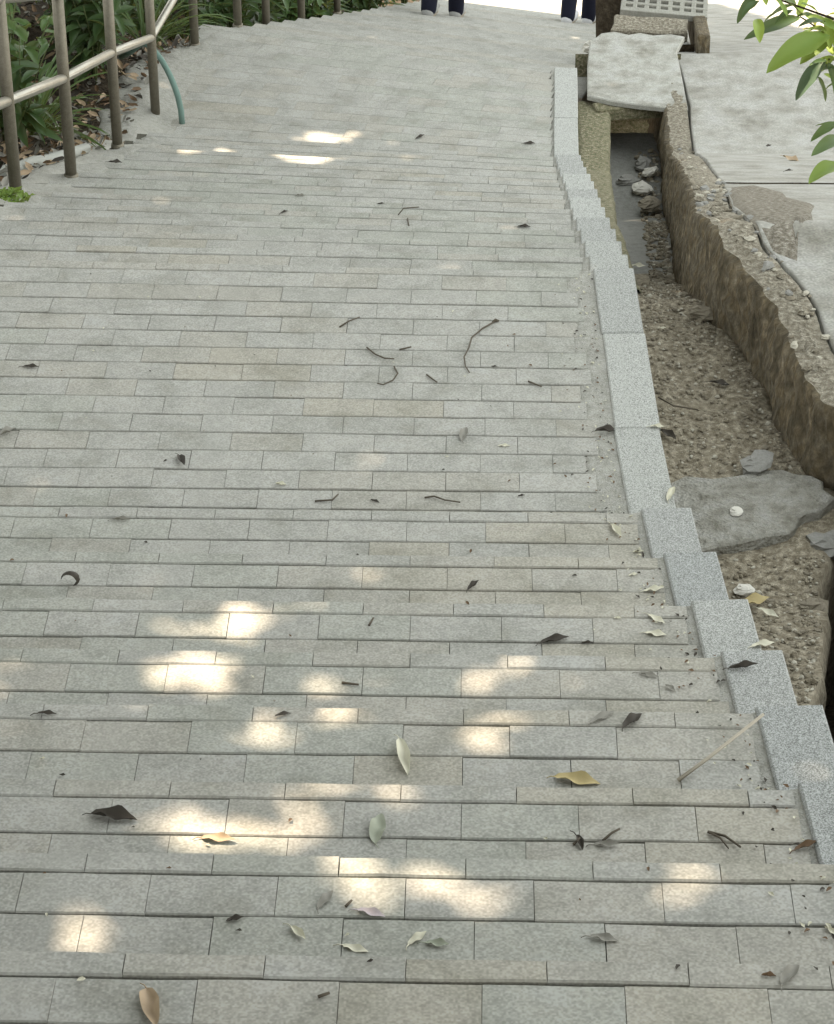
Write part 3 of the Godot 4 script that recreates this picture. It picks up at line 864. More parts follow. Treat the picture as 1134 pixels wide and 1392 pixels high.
func plant(kind: int) -> Node3D:
	var o := thing(["grass_clump", "broadleaf_plant", "arching_plant"][kind], "", "plant")
	var leaves := new_st()
	var stems := new_st()
	if kind == 0:
		for i in 46:
			var a := rng.randf() * TAU
			var l := rng.randf_range(0.25, 0.6)
			var xf := Transform3D(Basis(Vector3.UP, a) * Basis(Vector3.BACK, rng.randf_range(0.7, 1.45)), Vector3(cos(a), 0, -sin(a)) * rng.randf() * 0.05)
			leaf_into(leaves, xf, l, rng.randf_range(0.012, 0.022), 0.4, -rng.randf_range(0.5, 1.6), 0.1, 8)
		tube_into(stems, [Vector3(0, -0.03, 0), Vector3(0, 0.04, 0)], [0.03, 0.015], 7)
	else:
		var n := 9 if kind == 1 else 7
		for i in n:
			var a := TAU * i / n + rng.randf_range(-0.3, 0.3)
			var h := rng.randf_range(0.25, 0.75)
			var lean := rng.randf_range(0.1, 0.45) * h
			var pts := []
			for k in 6:
				var t := k / 5.0
				pts.append(Vector3(cos(a) * lean * t * t, h * t, -sin(a) * lean * t * t))
			tube_into(stems, pts, [0.006, 0.0055, 0.005, 0.004, 0.003, 0.002], 5)
			for k in 11 if kind == 1 else 8:
				var t := rng.randf_range(0.25, 1.0)
				var q: Vector3 = pts[int(t * 4.99)].lerp(pts[int(t * 4.99) + 1], fposmod(t * 4.99, 1.0))
				var l := rng.randf_range(0.06, 0.13) if kind == 1 else rng.randf_range(0.12, 0.22)
				leaf_into(leaves, Transform3D(Basis(Vector3.UP, rng.randf() * TAU) * Basis(Vector3.BACK, rng.randf_range(-0.3, 0.7)) * Basis(Vector3.RIGHT, rng.randf_range(-0.4, 0.4)), q), l, l * (0.45 if kind == 1 else 0.28), 0.25, -rng.randf_range(0.2, 0.9), 0.15, 5)
	part(o, "foliage", done(leaves, true), M.green[[1, 1, 0][kind]])
	part(o, "stem", done(stems, true), M.stem)
	return o

func build_plants() -> void:
	var names := ["grass_clump", "broadleaf_plant", "arching_plant"]
	var labels := ["clump of long arching grass blades on the bank behind the railing", "bushy plant with small oval leaves on the bank behind the railing", "leafy plant with long drooping leaves on the bank behind the railing"]
	var groups := ["grass clumps on the bank", "small leaved plants on the bank", "long leaved plants on the bank"]
	var protos := []
	for k in 6: protos.append(plant(k % 3))
	var used_proto := [false, false, false, false, false, false]
	var count := 0
	for i in 200:
		var zz := 8.6 + 14.0 * fposmod(i * 0.618034, 1.0)
		var xx := left_edge(zz) - (rng.randf_range(0.32, 2.4) if zz < 15.5 else rng.randf_range(0.02, 1.6))
		if zz < 13.0 and left_edge(zz) - xx < 0.48 and rng.randf() < 0.5: continue
		var k := rng.randi() % 6
		if k % 3 == 0 and rng.randf() < 0.55: k += 1 + rng.randi() % 2
		var o: Node3D
		if not used_proto[k]:
			o = protos[k]
			used_proto[k] = true
		else:
			o = protos[k].duplicate()
			o.name = numbered(names[k % 3])
			add_child(o)
		o.position = V(xx, bank_level(xx, zz) - 0.01, zz)
		o.rotation.y = rng.randf() * TAU
		o.scale = Vector3.ONE * rng.randf_range(0.75, 1.3)
		var high := "low " if o.scale.x < 0.93 else "tall " if o.scale.x > 1.12 else ""
		tag(o, high + labels[k % 3], "plant", high + groups[k % 3])
		count += 1
	for k in 6:
		if not used_proto[k]: protos[k].free()
	# low green tuft at the foot of a post
	var o := thing("moss_tuft", "low bright green mossy tuft at the foot of a railing post", "plant", "", V(-1.62, bank_level(-1.62, 9.25) + 0.0, 9.2))
	var st := new_st()
	for i in 170:
		var a := rng.randf() * TAU
		var rr := sqrt(rng.randf())
		leaf_into(st, Transform3D(Basis(Vector3.UP, rng.randf() * TAU) * Basis(Vector3.BACK, rng.randf_range(0.2, 1.2)), Vector3(cos(a) * rr * 0.10, 0.012 * (1.0 - rr), sin(a) * rr * 0.07)), rng.randf_range(0.02, 0.045), 0.014, 0.3, -0.5, 0.1, 4)
	part(o, "foliage", done(st, true), M.green[2])

func build_hoses() -> void:
	var pts := [Vector3(-1.255, -1.850, -12.70), Vector3(-1.26, -1.78, -12.72), Vector3(-1.281, -1.682, -12.74), Vector3(-1.325, -1.594, -12.80), Vector3(-1.389, -1.534, -12.90), Vector3(-1.47, -1.52, -13.02), Vector3(-1.56, -1.62, -13.15), Vector3(-1.63, -1.70, -13.28)]
	var c := Curve3D.new()
	for i in pts.size():
		var d: Vector3 = (pts[mini(i + 1, pts.size() - 1)] - pts[maxi(i - 1, 0)]) / 6.0
		c.add_point(pts[i], -d, d)
	var fine: Array = Array(c.tessellate(4))
	var rad := []
	for i in fine.size(): rad.append(0.016)
	var h := part(self, "garden_hose", tube(fine, rad, 10), M.hose)
	tag(h, "green hose arching from behind the railing post down to the paving", "hose")
	var q := []
	for p in [[-1.80, 9.9], [-1.72, 10.2], [-1.695, 10.4], [-1.66, 10.6], [-1.60, 10.85], [-1.57, 11.2]]: q.append(V(p[0], bank_level(p[0], p[1]) + 0.03, p[1]))
	var g := part(self, "drain_pipe", tube(q, [0.026, 0.026, 0.026, 0.026, 0.026, 0.026], 12), M.pipe)
	tag(g, "grey pipe lying on the ground behind the railing posts", "pipe")

# ---------------------------------------------------------------- fallen leaves and twigs
func build_litter() -> void:
	for e in LEAVES:
		var x: float = e[0]
		var z: float = e[1]
		var l: float = minf(e[2], 0.1 if e[6] != "" else 0.062) * 1.1
		var kind: String = e[4]
		var cup: float = e[5]
		var mesh: ArrayMesh
		if e[6].begins_with("dark leaf rolled"):
			mesh = leaf_mesh(l * 1.7, l * 0.35, 0.5, 4.6, 0.2, 0.0)
		else:
			mesh = leaf_mesh(l, l * rng.randf_range(0.26, 0.42) * (0.6 if e[6].begins_with("pale cream") else 1.0), cup * 1.2, rng.randf_range(-0.4, 0.7) * cup, 0.35, 0.012 if l > 0.035 else 0.0)
		var b := Basis(Vector3.UP, e[3]) * Basis(Vector3.RIGHT, rng.randf_range(-0.2, 0.2) * cup)
		var box := mesh.get_aabb()
		var ctr := Vector3(box.get_center().x, 0, 0)
		var y := surface_level(x, z)
		var xf := Transform3D(b, V(x, y, z) - b * ctr)
		var low := 1e9
		for p in mesh.surface_get_arrays(0)[Mesh.ARRAY_VERTEX]: low = minf(low, (xf * p).y)
		xf.origin.y += y - low + 0.0015
		if x > kerb_in(z) + 0.127: xf.origin.y += 0.012
		var o := part(self, "fallen_leaf", mesh, M[kind], xf)
		var place := "brick steps"
		if x > kerb_in(z) + 0.127: place = "gravel channel bed" if x < wall_base(z) else "concrete pavement"
		elif z > 5.57 and z < 7.25: place = "brick landing"
		elif z > 12.0: place = "lower brick landing"
		elif z > 7.25: place = "lower flight of steps"
		var label: String = e[6]
		var size := "tiny" if l < 0.035 else "small" if l < 0.05 else "long"
		var group := ""
		if label == "":
			label = "%s %s dry leaf lying on the %s" % [size, {"sage": "grey green"}.get(kind, kind), place]
			group = "%s %s leaves on the %s" % [size, kind, place]
		tag(o, label, "leaf", group)
	# crumbs of dry leaf and grit swept against the kerb and the step edges
	for tone in 3:
		var st := new_st()
		for i in 190:
			var z := rng.randf_range(2.7, 7.2)
			var x := kerb_in(z) - absf(rng.randfn(0, 0.05)) - 0.012 if i % 5 else rng.randf_range(-1.2, 0.5)
			var l := rng.randf_range(0.004, 0.013)
			leaf_into(st, Transform3D(Basis(Vector3.UP, rng.randf() * TAU) * Basis(Vector3.RIGHT, rng.randf_range(-0.4, 0.4)), V(x, step_level(x, z) + 0.004, z)), l, l * 0.5, 0.4, rng.randf_range(-0.5, 0.8), 0.3, 3)
		var cr := part(self, "leaf_crumbs", done(st, true), [M.dark, M.cream, M.brown][tone])
		tag(cr, ["blackish", "pale", "brown"][tone] + " crumbs of dry leaf swept against the granite kerb", "leaf crumbs", "", "stuff")
	for e in TWIGS:
		var p: Array = e[0]
		var pts := []
		var y := surface_level(p[0], p[1])
		if p[0] > kerb_in(p[1]) + 0.127: y += 0.02
		var pale: bool = e[1].begins_with("pale")
		for i in range(0, p.size(), 2):
			pts.append(V(p[i], y + 0.004 + 0.004 * absf(sin(i * 1.3)), p[i + 1]))
		if pale:
			pts[0].y = step_level(0.477, 3.70) + 0.006
			pts[1].y = pts[0].y + 0.022
			pts[2].y = pts[0].y + 0.062
		var rad := []
		for i in pts.size(): rad.append((0.0042 if pale else 0.0026) * (1.0 - 0.35 * i / pts.size()))
		var st := new_st()
		tube_into(st, pts, rad, 6)
		if e[1].begins_with("dark forked"):
			tube_into(st, [pts[0], pts[0] + Vector3(0.018, 0.004, 0.02), pts[0] + Vector3(0.03, 0.001, 0.045)], [0.0024, 0.002, 0.0014], 6)
		if e[1].begins_with("long dark"):
			tube_into(st, [pts[0] + Vector3(0.01, 0, 0), pts[0] + Vector3(0, 0.003, 0), pts[0] + Vector3(-0.01, 0, 0.006)], [0.003, 0.0055, 0.003], 6)
		var o := part(self, "fallen_stick" if pale else "fallen_twig", done(st, true), M.stick if pale else M.twig)
		var place := "brick landing" if p[1] > 5.57 and p[1] < 7.25 else "upper brick steps" if p[1] < 5.57 else "lower flight of steps"
		var label: String = e[1]
		var group := ""
		if label == "":
			var bent := "bent" if p.size() > 4 else "short"
			label = "%s thin dark twig lying on the %s" % [bent, place]
			group = "%s twigs on the %s" % [bent, place]
		tag(o, label, "stick" if pale else "twig", group)

# ---------------------------------------------------------------- shrub that reaches in over the wall
const SHRUB := [
[0.847, 1.329, 6.10, 0.799, 1.276, 6.05, 0.30, 0], [0.977, 1.229, 6.20, 0.835, 1.208, 6.12, 0.22, 0],
[1.048, 1.201, 6.15, 0.887, 1.150, 6.05, 0.36, 2], [1.049, 1.170, 6.25, 0.932, 1.137, 6.20, 0.2, 0],
[1.051, 1.117, 6.20, 0.977, 1.031, 6.15, 0.32, 3], [1.081, 1.105, 6.25, 1.010, 1.061, 6.20, 0.34, 2],
[1.052, 1.028, 6.30, 1.079, 0.960, 6.30, 0.24, 0], [1.118, 0.899, 6.30, 1.043, 0.871, 6.25, 0.30, 1],
[1.125, 0.857, 6.30, 1.042, 0.853, 6.20, 0.28, 1], [1.123, 0.803, 6.25, 1.032, 0.798, 6.15, 0.36, 2],
[0.972, 1.229, 6.20, 1.002, 1.291, 6.25, 0.28, 2], [0.977, 1.233, 6.20, 0.906, 1.323, 6.10, 0.26, 1],
[0.990, 1.233, 6.20, 1.068, 1.216, 6.15, 0.28, 2], [1.060, 1.181, 6.20, 0.978, 1.141, 6.12, 0.30, 2],
[1.070, 1.157, 6.20, 1.091, 1.266, 6.20, 0.30, 1], [1.062, 1.099, 6.22, 1.093, 1.006, 6.20, 0.30, 0]]

func build_shrub() -> void:
	var root := Vector3(1.75, pave_level(6.4), -6.4)
	var o := thing("overhanging_shrub", "shrub with long glossy leaves hanging over the concrete pavement", "shrub", "", root)
	var tips := [Vector3(0.977, 1.231, -6.20), Vector3(1.055, 1.175, -6.22), Vector3(1.065, 1.10, -6.24), Vector3(1.13, 0.86, -6.30), Vector3(0.847, 1.335, -6.1), Vector3(1.5, 1.6, -6.6), Vector3(1.9, 1.75, -6.3), Vector3(2.2, 1.4, -6.6), Vector3(1.7, 1.2, -5.9), Vector3(2.0, 1.1, -7.0), Vector3(1.45, 0.95, -6.75), Vector3(2.1, 1.0, -6.0)]
	var st := new_st()
	tube_into(st, [Vector3(0, -0.05, 0), Vector3(0.02, 0.3, 0.01), Vector3(-0.02, 0.7, -0.02)], [0.028, 0.024, 0.016], 8)
	for t: Vector3 in tips:
		var a := Vector3(0.0, 0.25 + rng.randf() * 0.3, 0.0)
		var b: Vector3 = t - root
		var m := (a + b) * 0.5 + Vector3(0, 0.13, 0)
		tube_into(st, [a, m, b], [0.010, 0.005, 0.002], 6)
	part(o, "branches", done(st, true), M.bark)
	for s in SHRUB:
		var a := V(s[0], s[1], s[2]) - root
		var b := V(s[3], s[4], s[5]) - root
		var d := (b - a)
		var l := d.length() * 1.06
		var x := d.normalized()
		var up := (Vector3.UP + Vector3(rng.randf_range(-0.3, 0.3), 0, 0.5)).normalized()
		var zz := x.cross(up).normalized()
		part(o, "leaf", leaf_mesh(l, l * s[6], 0.28, -0.45, 0.12), M.green[s[7]], Transform3D(Basis(x, zz.cross(x), zz).rotated(zz, 0.2), a))
	for t: Vector3 in tips.slice(0, 5):
		for i in 14:
			var l := rng.randf_range(0.05, 0.095)
			part(o, "leaf", leaf_mesh(l, l * 0.32, 0.3, -0.5, 0.15), M.green[[2, 2, 4, 1, 0, 4, 2][i % 7]], Transform3D(Basis(Vector3.UP, TAU * i / 7.0 + rng.randf() * 0.6) * Basis(Vector3.BACK, rng.randf_range(-0.6, 0.5)), t - root + Vector3(rng.randf_range(-0.01, 0.13), rng.randf_range(-0.06, 0.04), rng.randf_range(-0.06, 0.06))))
	for t: Vector3 in tips.slice(5):
		for i in 9:
			var l := rng.randf_range(0.10, 0.16)
			part(o, "leaf", leaf_mesh(l, l * 0.28, 0.28, -0.6, 0.12), M.green[rng.randi() % 4], Transform3D(Basis(Vector3.UP, TAU * i / 9.0 + rng.randf() * 0.5) * Basis(Vector3.BACK, rng.randf_range(-0.5, 0.5)), t - root + Vector3(0, -0.02 * (i % 3), 0)))

# ---------------------------------------------------------------- people (only their feet and trouser legs are in the photo)
func field_mesh(bones: Array, cell: float, k: float) -> ArrayMesh:
	var lo := Vector3.ONE * 1e9
	var hi := -lo
	for b in bones:
		var r: float = maxf(b[2], b[3]) + k + cell * 2
		lo = lo.min(b[0] - Vector3.ONE * r).min(b[1] - Vector3.ONE * r)
		hi = hi.max(b[0] + Vector3.ONE * r).max(b[1] + Vector3.ONE * r)
	var n := Vector3i(((hi - lo) / cell).ceil()) + Vector3i.ONE
	var f := PackedFloat32Array()
	f.resize(n.x * n.y * n.z)
	f.fill(1.0)
	for b in bones:
		var a: Vector3 = b[0]
		var ab: Vector3 = b[1] - a
		var r := maxf(b[2], b[3]) + k + cell * 2
		var p0 := Vector3i(((a.min(b[1]) - Vector3.ONE * r - lo) / cell).floor()).clamp(Vector3i.ZERO, n - Vector3i.ONE)
		var p1 := Vector3i(((a.max(b[1]) + Vector3.ONE * r - lo) / cell).ceil()).clamp(Vector3i.ZERO, n - Vector3i.ONE)
		var len2 := maxf(ab.length_squared(), 1e-9)
		for x in range(p0.x, p1.x + 1):
			for y in range(p0.y, p1.y + 1):
				for z in range(p0.z, p1.z + 1):
					var p := lo + Vector3(x, y, z) * cell
					var t := clampf((p - a).dot(ab) / len2, 0.0, 1.0)
					var d: float = (p - a - ab * t).length() - lerpf(b[2], b[3], t)
					var id := (x * n.y + y) * n.z + z
					var e := f[id]
					var h := maxf(k - absf(d - e), 0.0) / k
					f[id] = minf(d, e) - h * h * k * 0.25
	var st := new_st()
	var idx := {}
	var verts := []
	var corner := [[0, 0, 0], [1, 0, 0], [0, 1, 0], [1, 1, 0], [0, 0, 1], [1, 0, 1], [0, 1, 1], [1, 1, 1]]
	var edge := [[0, 1], [2, 3], [4, 5], [6, 7], [0, 2], [1, 3], [4, 6], [5, 7], [0, 4], [1, 5], [2, 6], [3, 7]]
	for x in n.x - 1:
		for y in n.y - 1:
			for z in n.z - 1:
				var base := (x * n.y + y) * n.z + z
				var v := [f[base], f[base + n.y * n.z], f[base + n.z], f[base + n.y * n.z + n.z], f[base + 1], f[base + n.y * n.z + 1], f[base + n.z + 1], f[base + n.y * n.z + n.z + 1]]
				var neg := 0
				for q in v: neg += 1 if q < 0.0 else 0
				if neg == 0 or neg == 8: continue
				var sum := Vector3.ZERO
				var cnt := 0
				for e in edge:
					var v0: float = v[e[0]]
					var v1: float = v[e[1]]
					if (v0 < 0.0) != (v1 < 0.0):
						var t := v0 / (v0 - v1)
						var c0: Array = corner[e[0]]
						var c1: Array = corner[e[1]]
						sum += Vector3(lerpf(c0[0], c1[0], t), lerpf(c0[1], c1[1], t), lerpf(c0[2], c1[2], t))
						cnt += 1
				idx[base] = verts.size()
				verts.append(lo + (Vector3(x, y, z) + sum / cnt) * cell)
	var sx := n.y * n.z
	var sy := n.z
	for base: int in idx:
		var z := base % n.z
		var y := (base / n.z) % n.y
		var x := base / sx
		for axis in 3:
			var s: int = [sx, sy, 1][axis]
			var u: int = [sy, 1, sx][axis]
			var w: int = [1, sx, sy][axis]
			var cu: int = [y, z, x][axis]
			var cw: int = [z, x, y][axis]
			if cu == 0 or cw == 0: continue
			var a := f[base] < 0.0
			if a == (f[base + s] < 0.0): continue
			if not (idx.has(base - u) and idx.has(base - w) and idx.has(base - u - w)): continue
			var q := [verts[idx[base]], verts[idx[base - u]], verts[idx[base - u - w]], verts[idx[base - w]]]
			if a: quad(st, q[3], q[2], q[1], q[0])
			else: quad(st, q[0], q[1], q[2], q[3])
	return done(st, true)

func person(label: String, foot_l: Vector3, foot_r: Vector3, turn: float, shoe: Material) -> void:
	# local frame: +x right, y up, -z ahead; feet given in world space
	var at := (foot_l + foot_r) / 2
	at.y = minf(foot_l.y, foot_r.y)
	var o := thing("person", label, "person", "", at)
	o.rotation.y = turn
	var inv := Transform3D(Basis(Vector3.UP, turn), at).affine_inverse()
	var fl := inv * foot_l
	var fr := inv * foot_r
	var hip := 0.90
	var ctr := Vector3(0, 0, 0)
	var knee := func(f: Vector3, s: float) -> Vector3: return Vector3(lerpf(f.x, s * 0.09, 0.5), (f.y + hip) * 0.5 + 0.02, f.z * 0.5 - 0.05)
	var kl: Vector3 = knee.call(fl, -1.0)
	var kr: Vector3 = knee.call(fr, 1.0)
	var hl := Vector3(-0.09, hip, 0)
	var hr := Vector3(0.09, hip, 0)
	var al := fl + Vector3(0, 0.09, 0.02)
	var ar := fr + Vector3(0, 0.09, 0.02)
	var chest := Vector3(0, 1.32, 0)
	var neck := Vector3(0, 1.46, 0.0)
	var head := Vector3(0, 1.60, -0.015)
	var arms := []
	var body := [[hl, kl, 0.075, 0.05], [hr, kr, 0.075, 0.05], [kl, al, 0.05, 0.035], [kr, ar, 0.05, 0.035], [al, fl + Vector3(0, 0.045, -0.11), 0.035, 0.03], [ar, fr + Vector3(0, 0.045, -0.11), 0.035, 0.03],
		[Vector3(0, 0.96, 0), Vector3(0, 1.12, 0), 0.125, 0.115], [Vector3(0, 1.12, 0), chest, 0.115, 0.125], [Vector3(-0.14, 1.4, 0), Vector3(0.14, 1.4, 0), 0.055, 0.055], [neck, head, 0.05, 0.055],
		[head + Vector3(0, 0.03, 0.01), head + Vector3(0, 0.05, -0.01), 0.088, 0.085], [head + Vector3(0, -0.04, -0.03), head + Vector3(0, -0.06, -0.045), 0.06, 0.045],
		[head + Vector3(0, 0.01, -0.09), head + Vector3(0, -0.02, -0.105), 0.008, 0.014], [head + Vector3(-0.085, 0, 0.01), head + Vector3(-0.09, -0.02, 0.01), 0.016, 0.012], [head + Vector3(0.085, 0, 0.01), head + Vector3(0.09, -0.02, 0.01), 0.016, 0.012]]
	var sleeves := []
	for s in [-1.0, 1.0]:
		var sh := Vector3(s * 0.17, 1.40, 0)
		var el := Vector3(s * 0.215, 1.13, 0.03)
		var wr := Vector3(s * 0.22, 0.90, -0.03 - s * 0.05)
		body.append([sh, el, 0.045, 0.037])
		body.append([el, wr, 0.037, 0.026])
		sleeves.append([sh, el, 0.058, 0.052])
		arms.append(wr)
	part(o, "body", field_mesh(body, 0.018, 0.035), M.skin)
	for i in 2:
		var wr: Vector3 = arms[i]
		var s := -1.0 if i == 0 else 1.0
		var palm := wr + Vector3(0, -0.075, -0.01)
		var hand := [[wr, palm, 0.024, 0.028]]
		for k in 4:
			var b0 := palm + Vector3(0, -0.012, -0.03 + 0.019 * k)
			var len_: float = [0.062, 0.072, 0.068, 0.052][k]
			var b1 := b0 + Vector3(-s * 0.006, -len_ * 0.55, 0)
			hand.append([b0, b1, 0.0095, 0.0085])
			hand.append([b1, b1 + Vector3(-s * 0.02, -len_ * 0.4, 0), 0.0085, 0.007])
		var t0 := wr + Vector3(0, -0.04, -0.022)
		hand.append([t0, t0 + Vector3(-s * 0.012, -0.03, -0.025), 0.012, 0.0095])
		hand.append([t0 + Vector3(-s * 0.012, -0.03, -0.025), t0 + Vector3(-s * 0.016, -0.058, -0.028), 0.0095, 0.008])
		part(o, "hand", field_mesh(hand, 0.006, 0.008), M.skin)
	part(o, "trousers", field_mesh([[hl, kl, 0.10, 0.078], [hr, kr, 0.10, 0.078], [kl, al + Vector3(0, -0.012, 0.01), 0.075, 0.062], [kr, ar + Vector3(0, -0.012, 0.01), 0.075, 0.062], [Vector3(-0.05, 0.94, 0), Vector3(0.05, 0.94, 0), 0.13, 0.13], [Vector3(0, 0.95, 0), Vector3(0, 1.02, 0), 0.135, 0.125]], 0.016, 0.04), M.navy)
	part(o, "shirt", field_mesh([[Vector3(-0.04, 1.0, 0), Vector3(-0.05, 1.34, 0), 0.115, 0.115], [Vector3(0.04, 1.0, 0), Vector3(0.05, 1.34, 0), 0.115, 0.115], [Vector3(-0.14, 1.4, 0), Vector3(0.14, 1.4, 0), 0.066, 0.066]] + sleeves, 0.018, 0.04), M.shirt)
	part(o, "hair", field_mesh([[head + Vector3(0, 0.06, 0.015), head + Vector3(0, 0.07, -0.02), 0.092, 0.088], [head + Vector3(0, 0.02, 0.04), head + Vector3(0, -0.03, 0.05), 0.07, 0.055]], 0.012, 0.03), M.hair)
	for f: Vector3 in [fl, fr]:
		var sh := part(o, "shoe", field_mesh([[f + Vector3(0, 0.05, 0.06), f + Vector3(0, 0.047, -0.06), 0.045, 0.045], [f + Vector3(0, 0.047, -0.06), f + Vector3(0, 0.036, -0.16), 0.045, 0.034], [f + Vector3(0, 0.06, 0.05), f + Vector3(0, 0.09, 0.035), 0.043, 0.043]], 0.009, 0.02), shoe)
		part(sh, "sole", field_mesh([[f + Vector3(0, 0.012, 0.07), f + Vector3(0, 0.012, -0.165), 0.014, 0.014], [f + Vector3(-0.024, 0.012, 0.06), f + Vector3(-0.026, 0.012, -0.11), 0.014, 0.014], [f + Vector3(0.024, 0.012, 0.06), f + Vector3(0.026, 0.012, -0.11), 0.014, 0.014]], 0.007, 0.02), M.sole)

func on_far_step(x: float, z: float) -> Vector3:
	# stand near the nosing of the tread that lies at x, z
	var t := (z - (13.72 - 0.352 * x)) * 0.943
	t = floorf(t / 0.4) * 0.4 + 0.32
	var zz := t / 0.943 + 13.72 - 0.352 * x
	return V(x, step_level(x, zz), zz)

func build_people() -> void:
	person("person in dark trousers walking down the far steps in grey shoes", on_far_step(0.10, 19.1), on_far_step(0.32, 19.3), -0.3, M.shoe_grey)
	person("person in navy trousers and white shoes beside the drain grating", on_far_step(1.30, 20.6), on_far_step(1.50, 21.1), -0.4, M.shoe_white)

# ---------------------------------------------------------------- trees over the stairs (out of frame, they shade it)
func build_trees(sun: Vector3) -> void:
	var trees := [[V(-4.6, 0, 4.0), 8.6], [V(-4.9, 0, 9.5), 8.2], [V(-4.7, 0, 15.5), 7.5], [V(3.4, 0, 17.5), 7.0]]
	var sts := []
	for t in trees:
		t[0].y = bank_level(t[0].x, -t[0].z) if t[0].x < 0 else pave_level(-t[0].z)
		sts.append(new_st())
	var heads := []
	for t in trees: heads.append([])
	var gaps := SUN_GAPS.duplicate()
	gaps.append([1.02, 1.14, 6.2, 0.16, 0.14, 1.2])
	for i in 22:
		gaps.append([rng.randf_range(-0.75, 0.6), 0.75, rng.randf_range(2.9, 4.6), rng.randf_range(0.005, 0.03), rng.randf_range(0.005, 0.02), rng.randf_range(0.0, 0.3)])
	for i in 54000:
		# a leaf somewhere in the canopy: a spot on the ground, followed towards the sun
		var gx := rng.randf_range(-2.7, 2.7)
		var gz := rng.randf_range(0.4, 22.5)
		var far := rng.randf_range(6.5, 9.5)
		var c := V(gx, fall(gz), gz) + sun * far
		# clumps: leaves gather round nearby points of a jittered lattice
		var best := 0
		var bd := 1e9
		for k in trees.size():
			var d: float = Vector2(c.x - trees[k][0].x, (c.z - trees[k][0].z) * 0.8).length()
			if k == 3: d += 1.5
			if d < bd:
				bd = d
				best = k
		var l := rng.randf_range(0.22, 0.33)
		var skip := false
		for g in gaps:
			var q: Vector3 = c - sun * ((c.y - g[1]) / sun.y)
			var m: float = GAP_MARGIN * (0.55 + 0.45 * g[5])
			var ex: float = (q.x - g[0]) / (g[3] * 0.55 + m)
			var ez: float = (-q.z - g[2]) / (g[4] * 0.55 + m)
			if ex * ex + ez * ez < 1.0:
				skip = true
				break
		if skip: continue
		var xf := Transform3D(Basis(Vector3.UP, rng.randf() * TAU) * Basis(Vector3.BACK, rng.randf_range(-0.7, 0.4)) * Basis(Vector3.RIGHT, rng.randf_range(-0.5, 0.5)), c)
		var w := l * 0.55
		var st: SurfaceTool = sts[best]
		var p0 := xf * Vector3(-l * 0.5, 0, 0)
		var p1 := xf * Vector3(0, -0.01, -w * 0.5)
		var p2 := xf * Vector3(l * 0.5, -0.02, 0)
		var p3 := xf * Vector3(0, -0.01, w * 0.5)
		quad(st, p0, p1, p2, p3)
		if i % 900 == 0: heads[best].append(c)
	# added low bushy trees, out of view, placed to block sky light from the left
	for b in [[V(-3.3, 0, 1.2), 2.0, 2.6], [V(-3.5, 0, 4.6), 1.7, 2.2], [V(-4.2, 0, -2.0), 2.6, 3.6]]:
		var foot: Vector3 = b[0]
		foot.y = bank_level(foot.x, -foot.z)
		var o := thing("added_bushy_tree", "added unseen low bushy tree on the bank that blocks sky light from the left", "tree", "added bushy trees on the bank", foot)
		var ls := new_st()
		var cs := new_st()
		tube_into(ls, [Vector3(0, -0.2, 0), Vector3(0.05, 0.7, 0), Vector3(0, b[2], 0)], [0.09, 0.07, 0.03], 8)
		for i in 7000:
			var d: Vector3 = Vector3(rng.randfn(), rng.randfn() * 0.8, rng.randfn()).normalized() * b[1] * pow(rng.randf(), 0.4)
			var c: Vector3 = Vector3(0, b[2], 0) + d * (1.0 + 0.25 * bump_at(d.x * 2.0 + d.y, d.z * 2.0, 1.0))
			if c.y < 0.2 or (c + foot).x > -1.75: continue
			var xf := Transform3D(Basis(Vector3.UP, rng.randf() * TAU) * Basis(Vector3.BACK, rng.randf_range(-0.9, 0.5)) * Basis(Vector3.RIGHT, rng.randf_range(-0.6, 0.6)), c)
			quad(cs, xf * Vector3(-0.09, 0, 0), xf * Vector3(0, -0.01, -0.045), xf * Vector3(0.09, -0.015, 0), xf * Vector3(0, -0.01, 0.045))
			if i % 350 == 0: tube_into(ls, [Vector3(0.03, b[2] * 0.4, 0), c], [0.03, 0.008], 5)
		part(o, "trunk", done(ls, true), M.bark)
		part(o, "crown", done(cs), M.crown)
	# added unseen tree behind the viewer, its wide crown placed to dim the near steps
	var back := V(2.6, 2.0, -1.8)
	var so := thing("added_spreading_tree", "added unseen spreading tree whose low wide crown dims the near steps", "tree", "", back)
	var sl := new_st()
	var sc := new_st()
	tube_into(sl, [Vector3(0, -0.4, 0), Vector3(0.02, 1.0, 0.02), Vector3(-0.25, 2.4, -0.2), Vector3(-0.9, 3.3, -0.6)], [0.22, 0.17, 0.14, 0.08], 10)
	for i in 30000:
		var d: Vector3 = Vector3(rng.randfn(), rng.randfn(), rng.randfn()).normalized() * pow(rng.randf(), 0.45)
		var c := Vector3(-2.0, 3.7, -0.6) + Vector3(d.x * 5.0, d.y * 0.9, d.z * 3.3)
		var w := c + back
		if w.y < 4.6 or (w - sun * ((w.y - 1.0) / sun.y)).z < -2.3: continue
		var xf := Transform3D(Basis(Vector3.UP, rng.randf() * TAU) * Basis(Vector3.BACK, rng.randf_range(-0.7, 0.4)) * Basis(Vector3.RIGHT, rng.randf_range(-0.5, 0.5)), c)
		quad(sc, xf * Vector3(-0.12, 0, 0), xf * Vector3(0, -0.01, -0.06), xf * Vector3(0.12, -0.02, 0), xf * Vector3(0, -0.01, 0.06))
		if i % 700 == 0: tube_into(sl, [Vector3(-0.6, 2.9, -0.4), (Vector3(-0.6, 2.9, -0.4) + c) * 0.5 + Vector3(0, 0.15, 0), c], [0.06, 0.035, 0.01], 6)
	part(so, "trunk", done(sl, true), M.bark)
	part(so, "crown", done(sc), M.crown)
